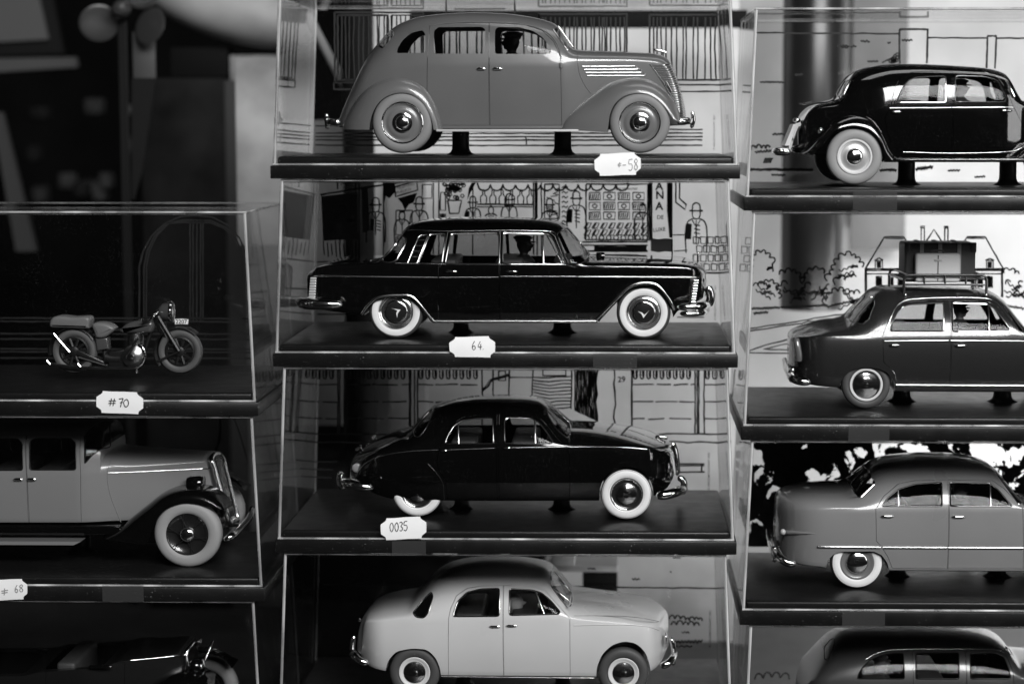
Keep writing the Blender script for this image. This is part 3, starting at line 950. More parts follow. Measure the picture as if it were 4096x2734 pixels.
c.fender([(378, 640), (395, 590), (450, 500), (520, 430), (600, 395), (665, 384), (735, 398), (800, 438), (850, 510), (880, 590), (892, 642)],
         [(528, 642), (533, 600), (548, 552), (578, 505), (625, 472), (685, 459), (742, 470), (790, 505), (820, 552), (838, 600), (846, 642)], GREY)
c.fender([(1478, 640), (1500, 592), (1560, 530), (1640, 465), (1720, 408), (1800, 384), (1860, 380), (1930, 398), (1990, 440), (2040, 505), (2062, 560), (2070, 602)],
         [(1706, 655), (1712, 610), (1720, 562), (1745, 512), (1790, 476), (1850, 461), (1905, 466), (1950, 490), (1990, 530), (2015, 565), (2035, 588), (2062, 604)], GREY)
# running board, louvres, grille
p, q = PT(Z1, 858, 640, c.yc - c.hw), PT(Z1, 1562, 652, c.yc - c.hw)
c.add('running_board', box(p.x, q.x, c.yc - c.hw * 1.0, c.yc - c.hw * .8, q.z, p.z, 3), mat('running_board_trim', .5, .35))
for i in range(4):
    b = 329 + i * 15.3
    c.strip('louvre_bar', [(1582 + 8 * i, b), (1700, b), (1840 + 16 * i, b - 2 + i * .5)], 3.4, CHROME, 1.5, 1)
c.strip('louvre_bar', [(1842, 327), (1870, 348), (1897, 374)], 2.6, CHROME, 1.2, 1)
for i in range(24):
    b = 322 + i * 11.4
    xl = float(np.interp(b, [315, 380, 440, 510, 560, 600], [1920, 1962, 2000, 2040, 2062, 2068])); xr = float(np.interp(b, [300, 325, 380, 450, 520, 590], [2012, 2024, 2047, 2068, 2084, 2094]))
    pts = []
    for j in range(7):
        a = xl + (xr - xl) * j / 6 * .97
        pts.append(c.side(a, b, 2.5))
    e = PT(Z1, xr + 2, b, c.yc); pts.append(e)
    c.add('grille_bar', tube(pts, 2.9, 6), SATIN)
c.strip('grille_frame', [(1915, 315), (1962, 380), (2000, 440), (2040, 510), (2066, 562)], 3.0, CHROME, 1.5)
c.bar3('hood_ornament', [(1930, 247, 0), (1965, 250, 0), (1985, 256, 0), (2000, 262, 0)], 6, CHROME)
c.bar3('hood_ornament', [(1985, 258, 0), (1984, 268, 0), (1986, 280, 0)], 5, CHROME)
c.strip('headlamp', [(1996, 405), (2006, 425), (2020, 452)], 7, CHROME, 4)
# bumpers
c.bar3('bumper', [(2045, 602, -.9), (2105, 598, -.75), (2125, 596, 0), (2105, 598, .75), (2045, 602, .9)], 15, CHROME)
for f in (-.6, -.45, .45): c.bar3('bumper_guard', [(2124, 552, f), (2130, 575, f), (2131, 600, f), (2120, 634, f)], 9, CHROME)
c.bar3('bumper', [(388, 606, -.92), (340, 603, -.82), (318, 600, 0), (340, 602, .82), (388, 602, .9)], 14, CHROME)
for f in (-.62, .5): c.bar3('bumper_guard', [(318, 560, f), (315, 590, f), (318, 612, f), (322, 638, f)], 9, CHROME)
SP1 = [('wheel_ring', CHROME, [(.69, .03), (.67, .045), (.645, .03), (.63, 0)]), ('rim', RIMG, [(.64, 0), (.58, -.04), (.5, -.02), (.47, .0), (.35, .0), (.3, -.01)]),
       ('hubcap', CHROME, [(.335, -.01), (.33, .03), (.28, .045), (.235, .05), (.225, .07), (.19, .10), (.1, .125), (.04, .13), (.001, .13)])]
for a, b in ((692, 607), (1866, 607)): c.wheel(a, b, 150, SP1, .985, tread=TYREG)
c.seats([(700, 850), (1010, 1130)], 290, 450)
c.box3('dashboard', 1440, 1480, 275, 340, -.7, .7, 8, INTER)
figure('dark cap-wearing figurine inside the grey sedan, facing backwards', C1, 1235, 208, 96, face=-1, y=560, skin=DARKCLOTH)

# ================================================================== C2 long black limousine
c = Car('long black limousine with whitewall tyres and chrome wheel-arch trim', C2,
  top=[(240, 530), (244, 512), (256, 490), (300, 464), (360, 444), (450, 431), (585, 432), (640, 388), (690, 325), (715, 281), (740, 262), (780, 249), (850, 240), (1000, 233), (1200, 232), (1380, 240), (1470, 256), (1508, 283), (1560, 345), (1625, 425), (1700, 428), (1900, 431), (2050, 436), (2110, 444), (2150, 458), (2180, 480), (2192, 500)],
  belt=[(240, 560), (250, 500), (262, 486), (400, 476), (590, 470), (900, 468), (1500, 472), (1620, 476), (1900, 482), (2080, 490), (2140, 500), (2180, 530)],
  bot=[(240, 690), (300, 697), (490, 720), (870, 752), (1640, 752), (2020, 745), (2050, 705), (2192, 640)],
  wf=[(240, .9), (300, .95), (600, 1), (1600, 1), (2000, .97), (2192, .85)],
  nexp=[(240, 3.5), (560, 3.0), (690, 3.0), (800, 3.4), (1450, 3.4), (1600, 3.0), (1700, 3.6), (2192, 3.2)], tum=[(240, .0), (600, .05), (720, .2), (1450, .2), (1600, .06), (2192, 0)],
  paint=BLACK, low=(.93, 1.0, .985), Rr=50, Rf=70, ep=2.6)
c.arch([(495, 800), (500, 716), (560, 646), (615, 632), (725, 632), (765, 665), (832, 748), (832, 800)])
c.arch([(1665, 800), (1665, 748), (1795, 606), (1840, 578), (1925, 573), (1955, 592), (2000, 652), (2030, 706), (2030, 800)])
c.bodywork(windows=[([(768, 462), (826, 318), (906, 316), (886, 462)], None), ([(902, 465), (930, 316), (1170, 311), (1171, 465)], 0), ([(1187, 465), (1187, 311), (1400, 316), (1436, 336), (1492, 466)], 1)],
  doors=[[(870, 742), (870, 480), (893, 462), (917, 306), (1173, 302), (1171, 742)], [(1175, 742), (1178, 302), (1415, 306), (1446, 326), (1503, 468), (1552, 482), (1555, 742)]],
  screens=[('windscreen', [(1452, 318), (1475, 300), (1506, 285), (1560, 345), (1624, 424), (1585, 458), (1515, 470)]), ('rear_window', [(586, 448), (640, 390), (694, 322), (712, 340), (708, 362), (660, 448), (625, 458)])],
  frame=SATIN, fr=3.6, handles=[(902, 964, 500, 0), (1198, 1260, 500, 1)], handle_r=5)
c.strip('vent_window_bar', [(1388, 318), (1390, 462)], 3, SATIN, 1, 1); c.strip('vent_window_bar', [(1408, 328), (1482, 462)], 3, SATIN, 1, 1)
c.strip('roof_gutter', [(712, 300), (760, 296), (900, 302), (1200, 298), (1420, 303), (1450, 320)], 3, SATIN, 1)
c.strip('belt_moulding', [(655, 460), (900, 465), (1300, 467), (1500, 468)], 3, SATIN, 1, 1)
for p in ([(718, 458), (770, 332), (785, 322), (815, 320)], [(765, 458), (815, 328)]): c.strip('pillar_louvre', p, 2.8, SATIN, 1, 1)
for i in range(5): c.strip('pillar_louvre', [(731 + 11.5 * i, 428 - 27 * i), (772 + 11 * i, 428 - 27 * i)], 2.6, SATIN, 1, 1)
c.strip('side_moulding', [(246, 521), (500, 527), (868, 531)], 4.5, SATIN, 1, 1); c.strip('side_moulding', [(874, 531), (1167, 530)], 4.5, SATIN, 1, 1, c.doors[0])
c.strip('side_moulding', [(1178, 526), (1552, 526)], 4.5, SATIN, 1, 1, c.doors[1]); c.strip('side_moulding', [(1560, 527), (1900, 529), (2158, 530)], 5.5, SATIN, 1, 1)
c.band('arch_trim', [(490, 712), (520, 670), (560, 636), (610, 623), (670, 620), (732, 623), (775, 662), (815, 712), (843, 743), (875, 748), (1200, 748), (1620, 748), (1652, 738), (1720, 668), (1790, 597), (1830, 570), (1870, 560), (1928, 561), (1965, 582), (2010, 640), (2036, 692)], 13, 7, SATIN, 3)
for i in range(8):
    b = 536 + i * 13
    c.box3('tail_lamp_rib', 226 + (7 - i) * 1.2, 268 - i * .9, b - 6, b + 6.5, -.93, -.6, 4, LAMPG)
c.box3('tail_lamp', 218, 260, 628, 648, -.93, -.6, 5, LAMPG)
for i in range(9):
    b = 546 + i * 13.2
    c.box3('headlamp_rib', 2116 - i * 1.4, 2160 - i * 2, b - 5.5, b + 6, -.93, -.55, 4, CHROME)
c.bar3('bumper', [(400, 665, -1.03), (300, 664, -1.05), (215, 660, -.98), (192, 655, -.6), (190, 650, 0), (192, 650, .6), (215, 655, .98)], 24, CHROME)
c.bar3('bumper', [(2050, 676, -1.04), (2120, 676, -1.04), (2180, 670, -.9), (2205, 660, -.4), (2206, 655, .4), (2180, 660, .9)], 17, CHROME)
c.bar3('bumper', [(2062, 708, -1.04), (2120, 710, -1.04), (2178, 704, -.9), (2196, 694, -.4), (2196, 690, .4), (2170, 690, .9)], 12, CHROME)
for f in (-.55, .45): c.bar3('bumper_guard', [(2200, 575, f), (2214, 605, f), (2216, 640, f), (2204, 670, f)], 19, CHROME)
c.bar3('grille', [(2176, 545, -.7), (2184, 545, -.4), (2188, 545, .4), (2176, 545, .7)], 10, CHROME); c.bar3('grille', [(2166, 600, -.7), (2176, 600, -.4), (2180, 600, .4), (2170, 600, .7)], 10, CHROME)
c.bar3('mirror', [(1648, 428, -.86), (1670, 426, -.86), (1695, 426, -.86)], 17, BLACK); c.bar3('hood_ornament', [(2154, 456, 0), (2154, 430, 0), (2155, 404, 0)], 5, CHROME)
c.bar3('flag_pole', [(2026, 442, .45), (2026, 390, .45), (2026, 336, .45)], 3, TRIM); fp, fq = PT(Z2, 1922, 340, c.yc + 130), PT(Z2, 2024, 404, c.yc + 130)
fl = prism([(fp.x, fq.z + 3), (fp.x + 30, fq.z - 2), (fp.x + 60, fq.z + 2), (fq.x, fq.z), (fq.x, fp.z), (fp.x + 60, fp.z + 2), (fp.x + 30, fp.z - 2), (fp.x, fp.z + 3)], c.yc + 130, c.yc + 133)
c.add('flag', fl, mat('flag_cloth', .035, .7))
c.strip('trunk_seam', [(505, 470), (530, 452), (560, 438)], 2, BLACKD, 0)
SP2 = [('whitewall', WHITEW, ww(.885, .655)), ('rim', SATIN, [(.655, .03), (.64, .05), (.60, .02), (.57, .035), (.54, .015), (.50, .03), (.47, .015), (.44, .02)]), ('hubcap', CHROME, [(.44, .02), (.42, .06), (.38, .075), (.34, .07)]), ('hub_disc', RIMD, [(.345, .07), (.25, .085), (.001, .09)])]
for a, b, rot in ((660, 700, 1.9), (1885, 704, -.15)):
    t, cc, R = c.wheel(a, b, 134, SP2, .93, tread=TYRED, inner=.62)
    chv = [(-.22, .02), (-.08, -.05), (.02, -.2), (.18, .12), (.12, .02), (.03, -.07), (-.06, .0)]
    cs, sn = math.cos(rot), math.sin(rot)
    pv = [(cc.x + R * (x * cs - z * sn), cc.z + R * (x * sn + z * cs)) for x, z in chv]
    c.add('hub_emblem', prism(pv, cc.y - R * .098, cc.y - R * .08), WHITEW, t)
c.seats([(830, 960), (1150, 1290)], 440, 600); c.box3('dashboard', 1440, 1520, 440, 520, -.7, .7, 8, INTER)
figure('dark capped chauffeur figurine at the wheel of the black limousine', C2, 1290, 368, 88, face=1, y=470, skin=DARKCLOTH)

# ================================================================== C3 round-backed black saloon
c = Car('black round-backed saloon with whitewall front tyre and skirted rear wheel', C3,
  top=[(438, 585), (440, 535), (446, 490), (470, 458), (520, 424), (600, 382), (680, 350), (738, 334), (770, 298), (810, 258), (850, 226), (900, 206), (980, 188), (1080, 178), (1200, 176), (1300, 179), (1370, 189), (1402, 203), (1440, 236), (1490, 282), (1526, 312), (1600, 315), (1700, 325), (1800, 342), (1900, 365), (1970, 387), (2010, 405), (2030, 435), (2040, 480), (2046, 560)],
  belt=[(440, 600), (462, 560), (492, 520), (560, 482), (640, 461), (750, 448), (870, 442), (1150, 433), (1500, 428), (1800, 432), (1920, 446), (1990, 475), (2030, 530), (2046, 590)],
  bot=[(438, 612), (470, 642), (540, 674), (650, 698), (900, 704), (1650, 704), (1930, 685), (2000, 660), (2046, 615)],
  wf=[(438, .85), (550, .92), (800, .98), (1200, 1), (1600, .98), (1800, 1), (1950, .95), (2046, .8)],
  nexp=[(438, 2.1), (700, 2.2), (850, 2.8), (1380, 2.9), (1530, 2.4), (1800, 2.2), (2046, 2.0)], tum=[(438, .0), (700, .06), (850, .2), (1380, .2), (1530, .1), (2046, .02)],
  paint=BLACK, low=(.86, 1.0, .975), Rr=210, Rf=150, ep=2.2)
c.arch([(1664, 760), (1666, 640), (1690, 575), (1740, 535), (1800, 522), (1860, 535), (1910, 575), (1934, 640), (1936, 760)], 2)
c.bodywork(windows=[([(902, 412), (912, 380), (945, 325), (985, 298), (1060, 288), (1138, 284), (1142, 412)], 0), ([(1197, 410), (1196, 300), (1210, 285), (1325, 286), (1370, 310), (1410, 360), (1436, 402), (1428, 412)], 1)],
  doors=[[(916, 690), (905, 590), (872, 545), (862, 500), (875, 440), (893, 390), (930, 325), (985, 284), (1060, 272), (1160, 268), (1162, 690)], [(1172, 690), (1172, 268), (1330, 270), (1390, 302), (1460, 390), (1502, 430), (1518, 470), (1520, 690)]],
  screens=[('windscreen', [(1402, 222), (1425, 225), (1475, 268), (1525, 315), (1522, 365), (1508, 386), (1455, 342), (1408, 268)]), ('rear_window', [(746, 350), (790, 290), (838, 240), (852, 246), (812, 330), (775, 378), (750, 378)])],
  frame=SATIN, fr=2.8, handles=[(880, 915, 446, 0), (1190, 1228, 432, 1)], handle_r=5)
c.strip('window_divider', [(968, 308), (970, 412)], 3, SATIN, 1, 1); c.strip('window_divider', [(1347, 298), (1350, 410)], 4, SATIN, 1, 1)
c.strip('side_moulding', [(458, 588), (478, 545), (510, 508), (560, 482), (640, 461), (750, 448), (868, 443)], 2.6, SATIN, .6)
c.strip('side_moulding', [(918, 443), (1150, 434)], 2.8, SATIN, .8, 1, c.doors[0]); c.strip('side_moulding', [(1230, 432), (1498, 429)], 2.8, SATIN, .8, 1, c.doors[1]); c.strip('side_moulding', [(1508, 429), (1650, 428), (1800, 431), (1900, 440)], 3.2, SATIN, .8)
c.strip('wheel_skirt_seam', [(820, 515), (850, 545), (880, 585), (895, 630), (900, 690)], 1.8, BLACKD, .2)
c.bar3('bumper', [(548, 630, -1.0), (480, 622, -1.02), (415, 605, -.85), (398, 598, 0), (415, 600, .85), (480, 612, 1)], 21, CHROME)
for f in (-.72, .55): c.bar3('bumper_guard', [(394, 552, f), (384, 575, f), (386, 610, f), (400, 638, f)], 15, CHROME)
c.bar3('bumper', [(1945, 668, -1.0), (2000, 664, -1.0), (2060, 645, -.8), (2085, 625, 0), (2060, 630, .8)], 20, CHROME)
for f in (-.5, .45): c.bar3('bumper_guard', [(2052, 580, f), (2078, 590, f), (2086, 625, f), (2074, 662, f)], 14, CHROME)
lp = c.side(470, 532); c.add('tail_lamp', ellipsoid(lp, 24, 9, 20), mat('tail_glass', .25, .15, coat=1)); c.bar3('boot_handle', [(460, 445, 0), (475, 440, 0), (492, 436, 0)], 8, CHROME)
c.bar3('hood_ornament', [(1940, 380, 0), (1975, 378, 0), (2005, 386, 0)], 8, CHROME); c.bar3('grille', [(2022, 405, 0), (2036, 440, 0), (2046, 500, 0), (2050, 570, 0)], 16, CHROME)
c.blob('fog_lamp', 2052, 520, c.yc + 60, 14, 20, 28, CHROME)
SP3 = [('whitewall', WHITEW, ww(.965, .61)), ('wheel_ring', CHROME, [(.62, .0), (.60, .03), (.575, .02), (.56, 0)]), ('rim', RIMD, [(.57, .0), (.5, -.04), (.4, -.02), (.37, .02)]), ('hubcap', CHROME, [(.39, .0), (.38, .03), (.3, .06), (.2, .085), (.14, .1), (.13, .125), (.05, .13), (.001, .13)])]
c.wheel(1800, 662, 127, SP3, .95, tread=TYRED); c.wheel(766, 650, 125, SP3, .84, tread=TYRED)
c.seats([(930, 1060), (1230, 1360)], 395, 560)
c.box3('dashboard', 1400, 1470, 400, 480, -.65, .65, 8, INTER)

# ================================================================== C4 pale saloon
c = Car('pale grey saloon with dark tyres, lowest car of the middle column', C4,
  top=[(474, 560), (478, 500), (484, 440), (498, 388), (530, 350), (600, 316), (680, 299), (745, 288), (775, 262), (805, 232), (838, 195), (870, 164), (950, 126), (1050, 108), (1150, 103), (1250, 106), (1340, 117), (1400, 131), (1434, 152), (1480, 205), (1535, 268), (1580, 271), (1650, 279), (1750, 293), (1850, 312), (1940, 335), (1985, 352), (2006, 385), (2008, 450), (2000, 540)],
  belt=[(474, 600), (485, 470), (500, 440), (560, 425), (720, 402), (920, 395), (1200, 390), (1480, 386), (1530, 402), (1800, 428), (1920, 446), (1980, 475), (2006, 540)],
  bot=[(470, 612), (490, 640), (560, 662), (620, 670), (870, 688), (1650, 694), (1930, 670), (1970, 650), (2005, 600)],
  wf=[(474, .9), (560, .95), (800, 1), (1600, 1), (1900, .97), (2008, .85)],
  nexp=[(474, 2.6), (720, 2.4), (850, 2.9), (1400, 3.0), (1530, 2.1), (1700, 1.75), (2008, 1.8)], tum=[(474, .02), (700, .06), (850, .22), (1400, .22), (1530, .1), (2008, .02)],
  paint=PALE, low=(.93, 1.0, .965), Rr=150, Rf=120, ep=2.3)
c.arch([(600, 760), (606, 655), (622, 605), (660, 560), (740, 543), (815, 548), (858, 590), (880, 650), (884, 760)], 2)
c.arch([(1648, 760), (1652, 640), (1680, 570), (1730, 525), (1790, 508), (1850, 520), (1895, 565), (1918, 640), (1922, 760)], 2)
c.bodywork(windows=[([(944, 388), (946, 368), (965, 312), (1010, 268), (1080, 251), (1172, 248), (1172, 386)], 0), ([(1221, 382), (1221, 250), (1330, 255), (1380, 270), (1430, 312), (1472, 364), (1464, 376)], 1)],
  doors=[[(920, 684), (920, 400), (930, 350), (960, 285), (1010, 250), (1080, 237), (1191, 234), (1192, 685)], [(1195, 685), (1194, 234), (1340, 240), (1400, 262), (1470, 340), (1520, 398), (1522, 687)]],
  screens=[('windscreen', [(1426, 165), (1438, 158), (1485, 212), (1532, 272), (1528, 330), (1510, 346), (1470, 300), (1428, 240)]), ('rear_window', [(742, 372), (790, 308), (836, 264), (844, 290), (822, 368), (800, 396), (762, 392)])],
  frame=SATIN, fr=2.6, handles=[(1122, 1180, 436, 0), (1205, 1262, 432, 1)], handle_r=5.5)
c.strip('window_divider', [(1350, 262), (1393, 374)], 3.4, SATIN, 1, 1)
c.strip('roof_gutter', [(840, 262), (880, 225), (960, 245), ], 1, PALE, -4)
c.strip('sill_strip', [(885, 684), (1190, 688), (1640, 692)], 3.4, SATIN, 1, 1)
c.strip('wing_crease', [(1540, 432), (1680, 428), (1800, 428), (1900, 436), (1960, 455)], 3, PALE, -.6); c.strip('hood_seam', [(1540, 385), (1700, 384), (1850, 392), (1960, 412)], 1.6, MID, 0)
for a0, b0, a1, b1 in ((1445, 250, 1520, 315), (1462, 196, 1528, 270)): c.bar3('wiper', [(a0, b0, -.74 if a0 < 1450 else -.2), ((a0 + a1) / 2, (b0 + b1) / 2, -.78 if a0 < 1450 else -.22), (a1, b1, -.8 if a0 < 1450 else -.25)], 3.5, CHROME)
c.bar3('bumper', [(525, 622, -1.0), (480, 605, -1.0), (452, 575, -.85), (446, 560, 0), (452, 565, .85)], 17, CHROME)
for f in (-.6, .5): c.bar3('bumper_guard', [(452, 480, f), (446, 540, f), (446, 590, f)], 10, CHROME)
c.bar3('bumper', [(1968, 632, -1.0), (2000, 622, -1.0), (2030, 592, -.8), (2036, 570, 0), (2026, 575, .8)], 16, CHROME)
for f in (-.5, .45): c.bar3('bumper_guard', [(2018, 490, f), (2030, 530, f), (2034, 580, f), (2030, 630, f)], 11, CHROME)
c.blob('headlamp', 1994, 495, c.yc - 205, 9, 26, 32, CHROME); c.bar3('boot_handle', [(484, 412, -.3), (480, 406, -.3), (486, 400, -.3)], 8, CHROME)
SP4 = [('rim', RIMW, [(.62, .02), (.60, .045), (.54, .04), (.5, .0), (.44, .0)]), ('hubcap', CHROME, [(.42, .0), (.41, .03), (.3, .07), (.2, .09), (.12, .1), (.11, .13), (.04, .135), (.001, .135)])]
for a, b in ((752, 664), (1785, 668)): c.wheel(a, b, 125, SP4, .94, tread=TYRED)
c.seats([(950, 1090), (1230, 1360)], 372, 540); c.box3('dashboard', 1400, 1480, 370, 450, -.65, .65, 8, INTER)
figure('bare-headed figurine without a cap behind the front window of the pale saloon', C4, 1248, 316, 92, face=1, y=430, cap=False)

# ================================================================== R1 black saloon, grey tyres
c = Car('black 1930s saloon with mid-grey tyres, top of the right column', R1,
  top=[(468, 1095), (478, 1060), (510, 960), (545, 880), (590, 800), (625, 768), (680, 746), (760, 730), (806, 706), (840, 640), (872, 584), (905, 545), (960, 513), (1050, 486), (1180, 469), (1300, 466), (1500, 472), (1700, 483), (1850, 495), (1950, 511), (2010, 532), (2045, 575), (2085, 660), (2118, 720), (2200, 733), (2500, 762), (2650, 790), (2720, 850), (2760, 1000), (2775, 1120)],
  belt=[(468, 1100), (520, 980), (580, 860), (680, 800), (850, 790), (1170, 790), (1650, 788), (2100, 785), (2500, 810), (2700, 880), (2775, 1120)],
  bot=[(468, 1112), (560, 1118), (1150, 1178), (2100, 1172), (2775, 1160)],
  wf=[(468, .55), (600, .62), (850, .74), (1200, .86), (1650, .88), (2000, .85), (2200, .72), (2600, .5), (2775, .36)],
  nexp=[(468, 2.4), (800, 2.6), (1000, 3.4), (1900, 4.0), (2100, 3.0), (2775, 2.4)], tum=[(468, .03), (800, .06), (1100, .10), (2000, .10), (2150, .04), (2775, 0)],
  paint=BLACK, low=(.95, 1.0, .985), Rr=70, Rf=60, hw=290)
c.bodywork(windows=[([(1250, 748), (1264, 712), (1300, 632), (1342, 585), (1400, 563), (1590, 554), (1612, 566), (1610, 738), (1598, 748)], 0), ([(1681, 745), (1680, 565), (1700, 554), (1880, 560), (1960, 577), (2002, 604), (2040, 690), (2049, 730), (2035, 746)], 1)],
  doors=[[(1205, 782), (1240, 640), (1290, 552), (1365, 527), (1648, 518), (1652, 1112), (1290, 1106), (1222, 1062), (1182, 962), (1166, 862)], [(1660, 518), (1900, 528), (1990, 562), (2050, 650), (2105, 780), (2168, 900), (2174, 1060), (2100, 1102), (1660, 1112)]],
  screens=[('windscreen', [(2046, 584), (2062, 596), (2112, 706), (2100, 716), (2070, 660)]), ('rear_window', [(812, 703), (845, 640), (880, 584), (914, 590), (858, 706)])],
  frame=SATIN, fr=2.6, handles=[(1215, 1285, 816, 0), (2022, 2095, 808, 1)], handle_r=5.5)
c.strip('belt_moulding', [(1200, 789), (1645, 787)], 3.8, SATIN, 1, 1, c.doors[0]); c.strip('belt_moulding', [(1658, 786), (2100, 783)], 3.8, SATIN, 1, 1, c.doors[1])
c.strip('sill_strip', [(1300, 1108), (1650, 1118), (2050, 1108), (2160, 1080)], 2.4, SATIN, .5)  # thin bright strip put in for the reflection along the lower doors
c.fender([(540, 1118), (600, 1085), (660, 1020), (720, 935), (800, 865), (880, 835), (960, 828), (1060, 860), (1130, 930), (1180, 1020), (1215, 1095), (1278, 1160)],
         [(640, 1132), (680, 1085), (715, 1040), (750, 995), (800, 955), (870, 933), (945, 928), (1030, 948), (1090, 990), (1132, 1050), (1155, 1110), (1172, 1172)], BLACK)
c.fender([(2090, 1168), (2150, 1140), (2250, 1050), (2350, 930), (2450, 860), (2560, 830), (2680, 850), (2780, 930), (2840, 1040), (2860, 1130)],
         [(2330, 1170), (2345, 1120), (2370, 1060), (2410, 1000), (2480, 950), (2560, 935), (2640, 950), (2720, 1010), (2790, 1090), (2840, 1140)], BLACK)
c.box3('sill', 1160, 2330, 1150, 1184, -.93, .93, 8, BLACK)
c.blob('tail_lamp', 700, 958, c.yc - 200, 26, 20, 30, CHROME); c.blob('number_plate_lamp', 524, 878, c.yc - 60, 30, 34, 20, CHROME); c.bar3('turn_signal', [(936, 682, -.62), (970, 680, -.66), (1006, 682, -.68)], 7, CHROME)
q = [PT(Z5, a, b, c.yc - 120) for a, b in ((436, 1062), (500, 905), (528, 905), (470, 1062))]
c.add('number_plate', prism([(v.x, v.z) for v in q], c.yc - 120, c.yc + 60), RIMW)
c.bar3('bumper', [(478, 1106, -.95), (420, 1106, -.95), (380, 1104, -.85), (365, 1100, 0), (380, 1100, .85)], 17, CHROME)
SP5 = [('wheel_ring', RIMW, [(.635, .02), (.62, .045), (.57, .045), (.55, .01), (.5, -.02)]), ('rim', SILV, [(.52, -.02), (.45, -.03), (.36, .0), (.3, .015)]), ('hubcap', CHROME, [(.31, .0), (.3, .03), (.24, .07), (.15, .1), (.001, .115)])]
TYREL = mat('light_grey_rubber', .24, .6, var=.05)
c.wheel(945, 1143, 204, SP5, .97, tread=TYREL); c.wheel(2560, 1143, 204, SP5, .97, tread=TYREL)
c.seats([(1290, 1440), (1660, 1800)], 730, 900)
figure('pale-faced capped figurine at the wheel of the top right black saloon', R1, 1712, 640, 120, face=1, y=440, skin=mat('figure_grey', .35, .5), cloth=mat('figure_coat', .03, .6), hat=mat('figure_cap', .06, .6))

# ================================================================== R2 dark saloon with luggage
c = Car('dark grey saloon with a roof rack carrying a suitcase', R2,
  top=[(393, 1010), (396, 920), (402, 880), (425, 860), (500, 838), (620, 802), (748, 772), (810, 705), (878, 630), (925, 588), (1000, 567), (1100, 568), (1300, 574), (1550, 582), (1640, 594), (1705, 628), (1790, 735), (1880, 850), (2000, 866), (2300, 900), (2420, 950), (2445, 1050), (2450, 1110)],
  belt=[(393, 1020), (410, 960), (450, 920), (520, 902), (700, 890), (990, 885), (1400, 880), (1830, 878), (1900, 882), (2300, 935), (2430, 1000), (2450, 1115)],
  bot=[(393, 1100), (430, 1150), (480, 1185), (540, 1198), (720, 1212), (1070, 1235), (1900, 1240), (2400, 1200), (2450, 1130)],
  wf=[(393, .9), (500, .95), (800, 1), (1900, 1), (2300, .96), (2450, .85)],
  nexp=[(393, 3), (740, 2.6), (900, 2.9), (1680, 3.0), (1880, 2.7), (2450, 2.6)], tum=[(393, .02), (740, .06), (900, .2), (1680, .2), (1880, .08), (2450, .02)],
  paint=SLATE, low=(.92, 1.0, .975), Rr=140, Rf=140, hw=285)
c.arch([(714, 1400), (720, 1195), (740, 1145), (785, 1098), (860, 1078), (950, 1082), (1020, 1112), (1060, 1165), (1072, 1235), (1074, 1400)], 2)
c.bodywork(windows=[([(1036, 852), (1042, 818), (1076, 745), (1110, 702), (1152, 686), (1370, 676), (1372, 852)], 0), ([(1426, 855), (1426, 676), (1640, 683), (1692, 712), (1752, 787), (1792, 846), (1782, 856)], 1)],
  doors=[[(988, 882), (1005, 832), (1045, 752), (1085, 692), (1140, 668), (1404, 661), (1406, 1182), (1080, 1182), (1062, 1112), (995, 1045)], [(1412, 1182), (1410, 661), (1650, 668), (1712, 702), (1832, 850), (1876, 882), (1880, 1182)]],
  screens=[('rear_window', [(760, 772), (815, 706), (884, 632), (930, 640), (942, 680), (902, 780), (862, 808), (805, 800)]), ('windscreen', [(1740, 690), (1765, 712), (1870, 850), (1850, 856)])],
  frame=SATIN, fr=2.6, handles=[(1030, 1095, 940, 0), (1440, 1512, 942, 1)], handle_r=6)
c.strip('window_divider', [(1653, 690), (1656, 852)], 3, SATIN, 1, 1)
c.strip('roof_gutter', [(1010, 852), (1060, 720), (1110, 670), (1180, 652), (1390, 642), (1640, 648), (1720, 690), (1800, 790)], 2.4, SATIN, 1)
c.strip('side_moulding', [(1000, 915), (1400, 911)], 4.6, SATIN, 1, 1, c.doors[0]); c.strip('side_moulding', [(1415, 912), (1872, 915)], 4.6, SATIN, 1, 1, c.doors[1])
c.strip('sill_strip', [(1072, 1190), (1400, 1192), (1872, 1194)], 6.5, SATIN, 2, 1)
c.bar3('bumper', [(540, 1172, -1.0), (480, 1168, -1.02), (425, 1148, -.9), (392, 1095, -.4), (385, 1070, 0), (378, 1050, .6), (375, 1030, .9)], 17, CHROME)
for f in (-.75, .6): c.bar3('bumper_guard', [(432, 1085, f), (416, 1110, f), (415, 1140, f), (430, 1170, f)], 14, CHROME)
c.bar3('tail_lamp', [(446, 895, -.82), (452, 940, -.86), (462, 1000, -.88), (462, 1048, -.88)], 15, mat('tail_lens', .09, .2, coat=1))
SP6 = [('wheel_ring', RIMW, [(.68, .03), (.665, .05), (.60, .05), (.575, .02)]), ('hubcap', CHROME, [(.58, .0), (.56, .03), (.5, .03), (.46, .05), (.36, .055), (.3, .08), (.15, .1), (.07, .11), (.06, .14), (.001, .14)])]
c.wheel(885, 1188, 153, SP6, .94, tread=TYRED, inner=.66); c.wheel(2150, 1188, 153, SP6, .94, tread=TYRED, inner=.66)
c.seats([(1050, 1200), (1430, 1560)], 835, 1010)
figure('capped figurine seen through the front window of the luggage-carrying saloon', R2, 1470, 722, 96, face=1, y=440, skin=mat('figure_dim', .25, .5), cloth=mat('figure_coat', .03, .6))
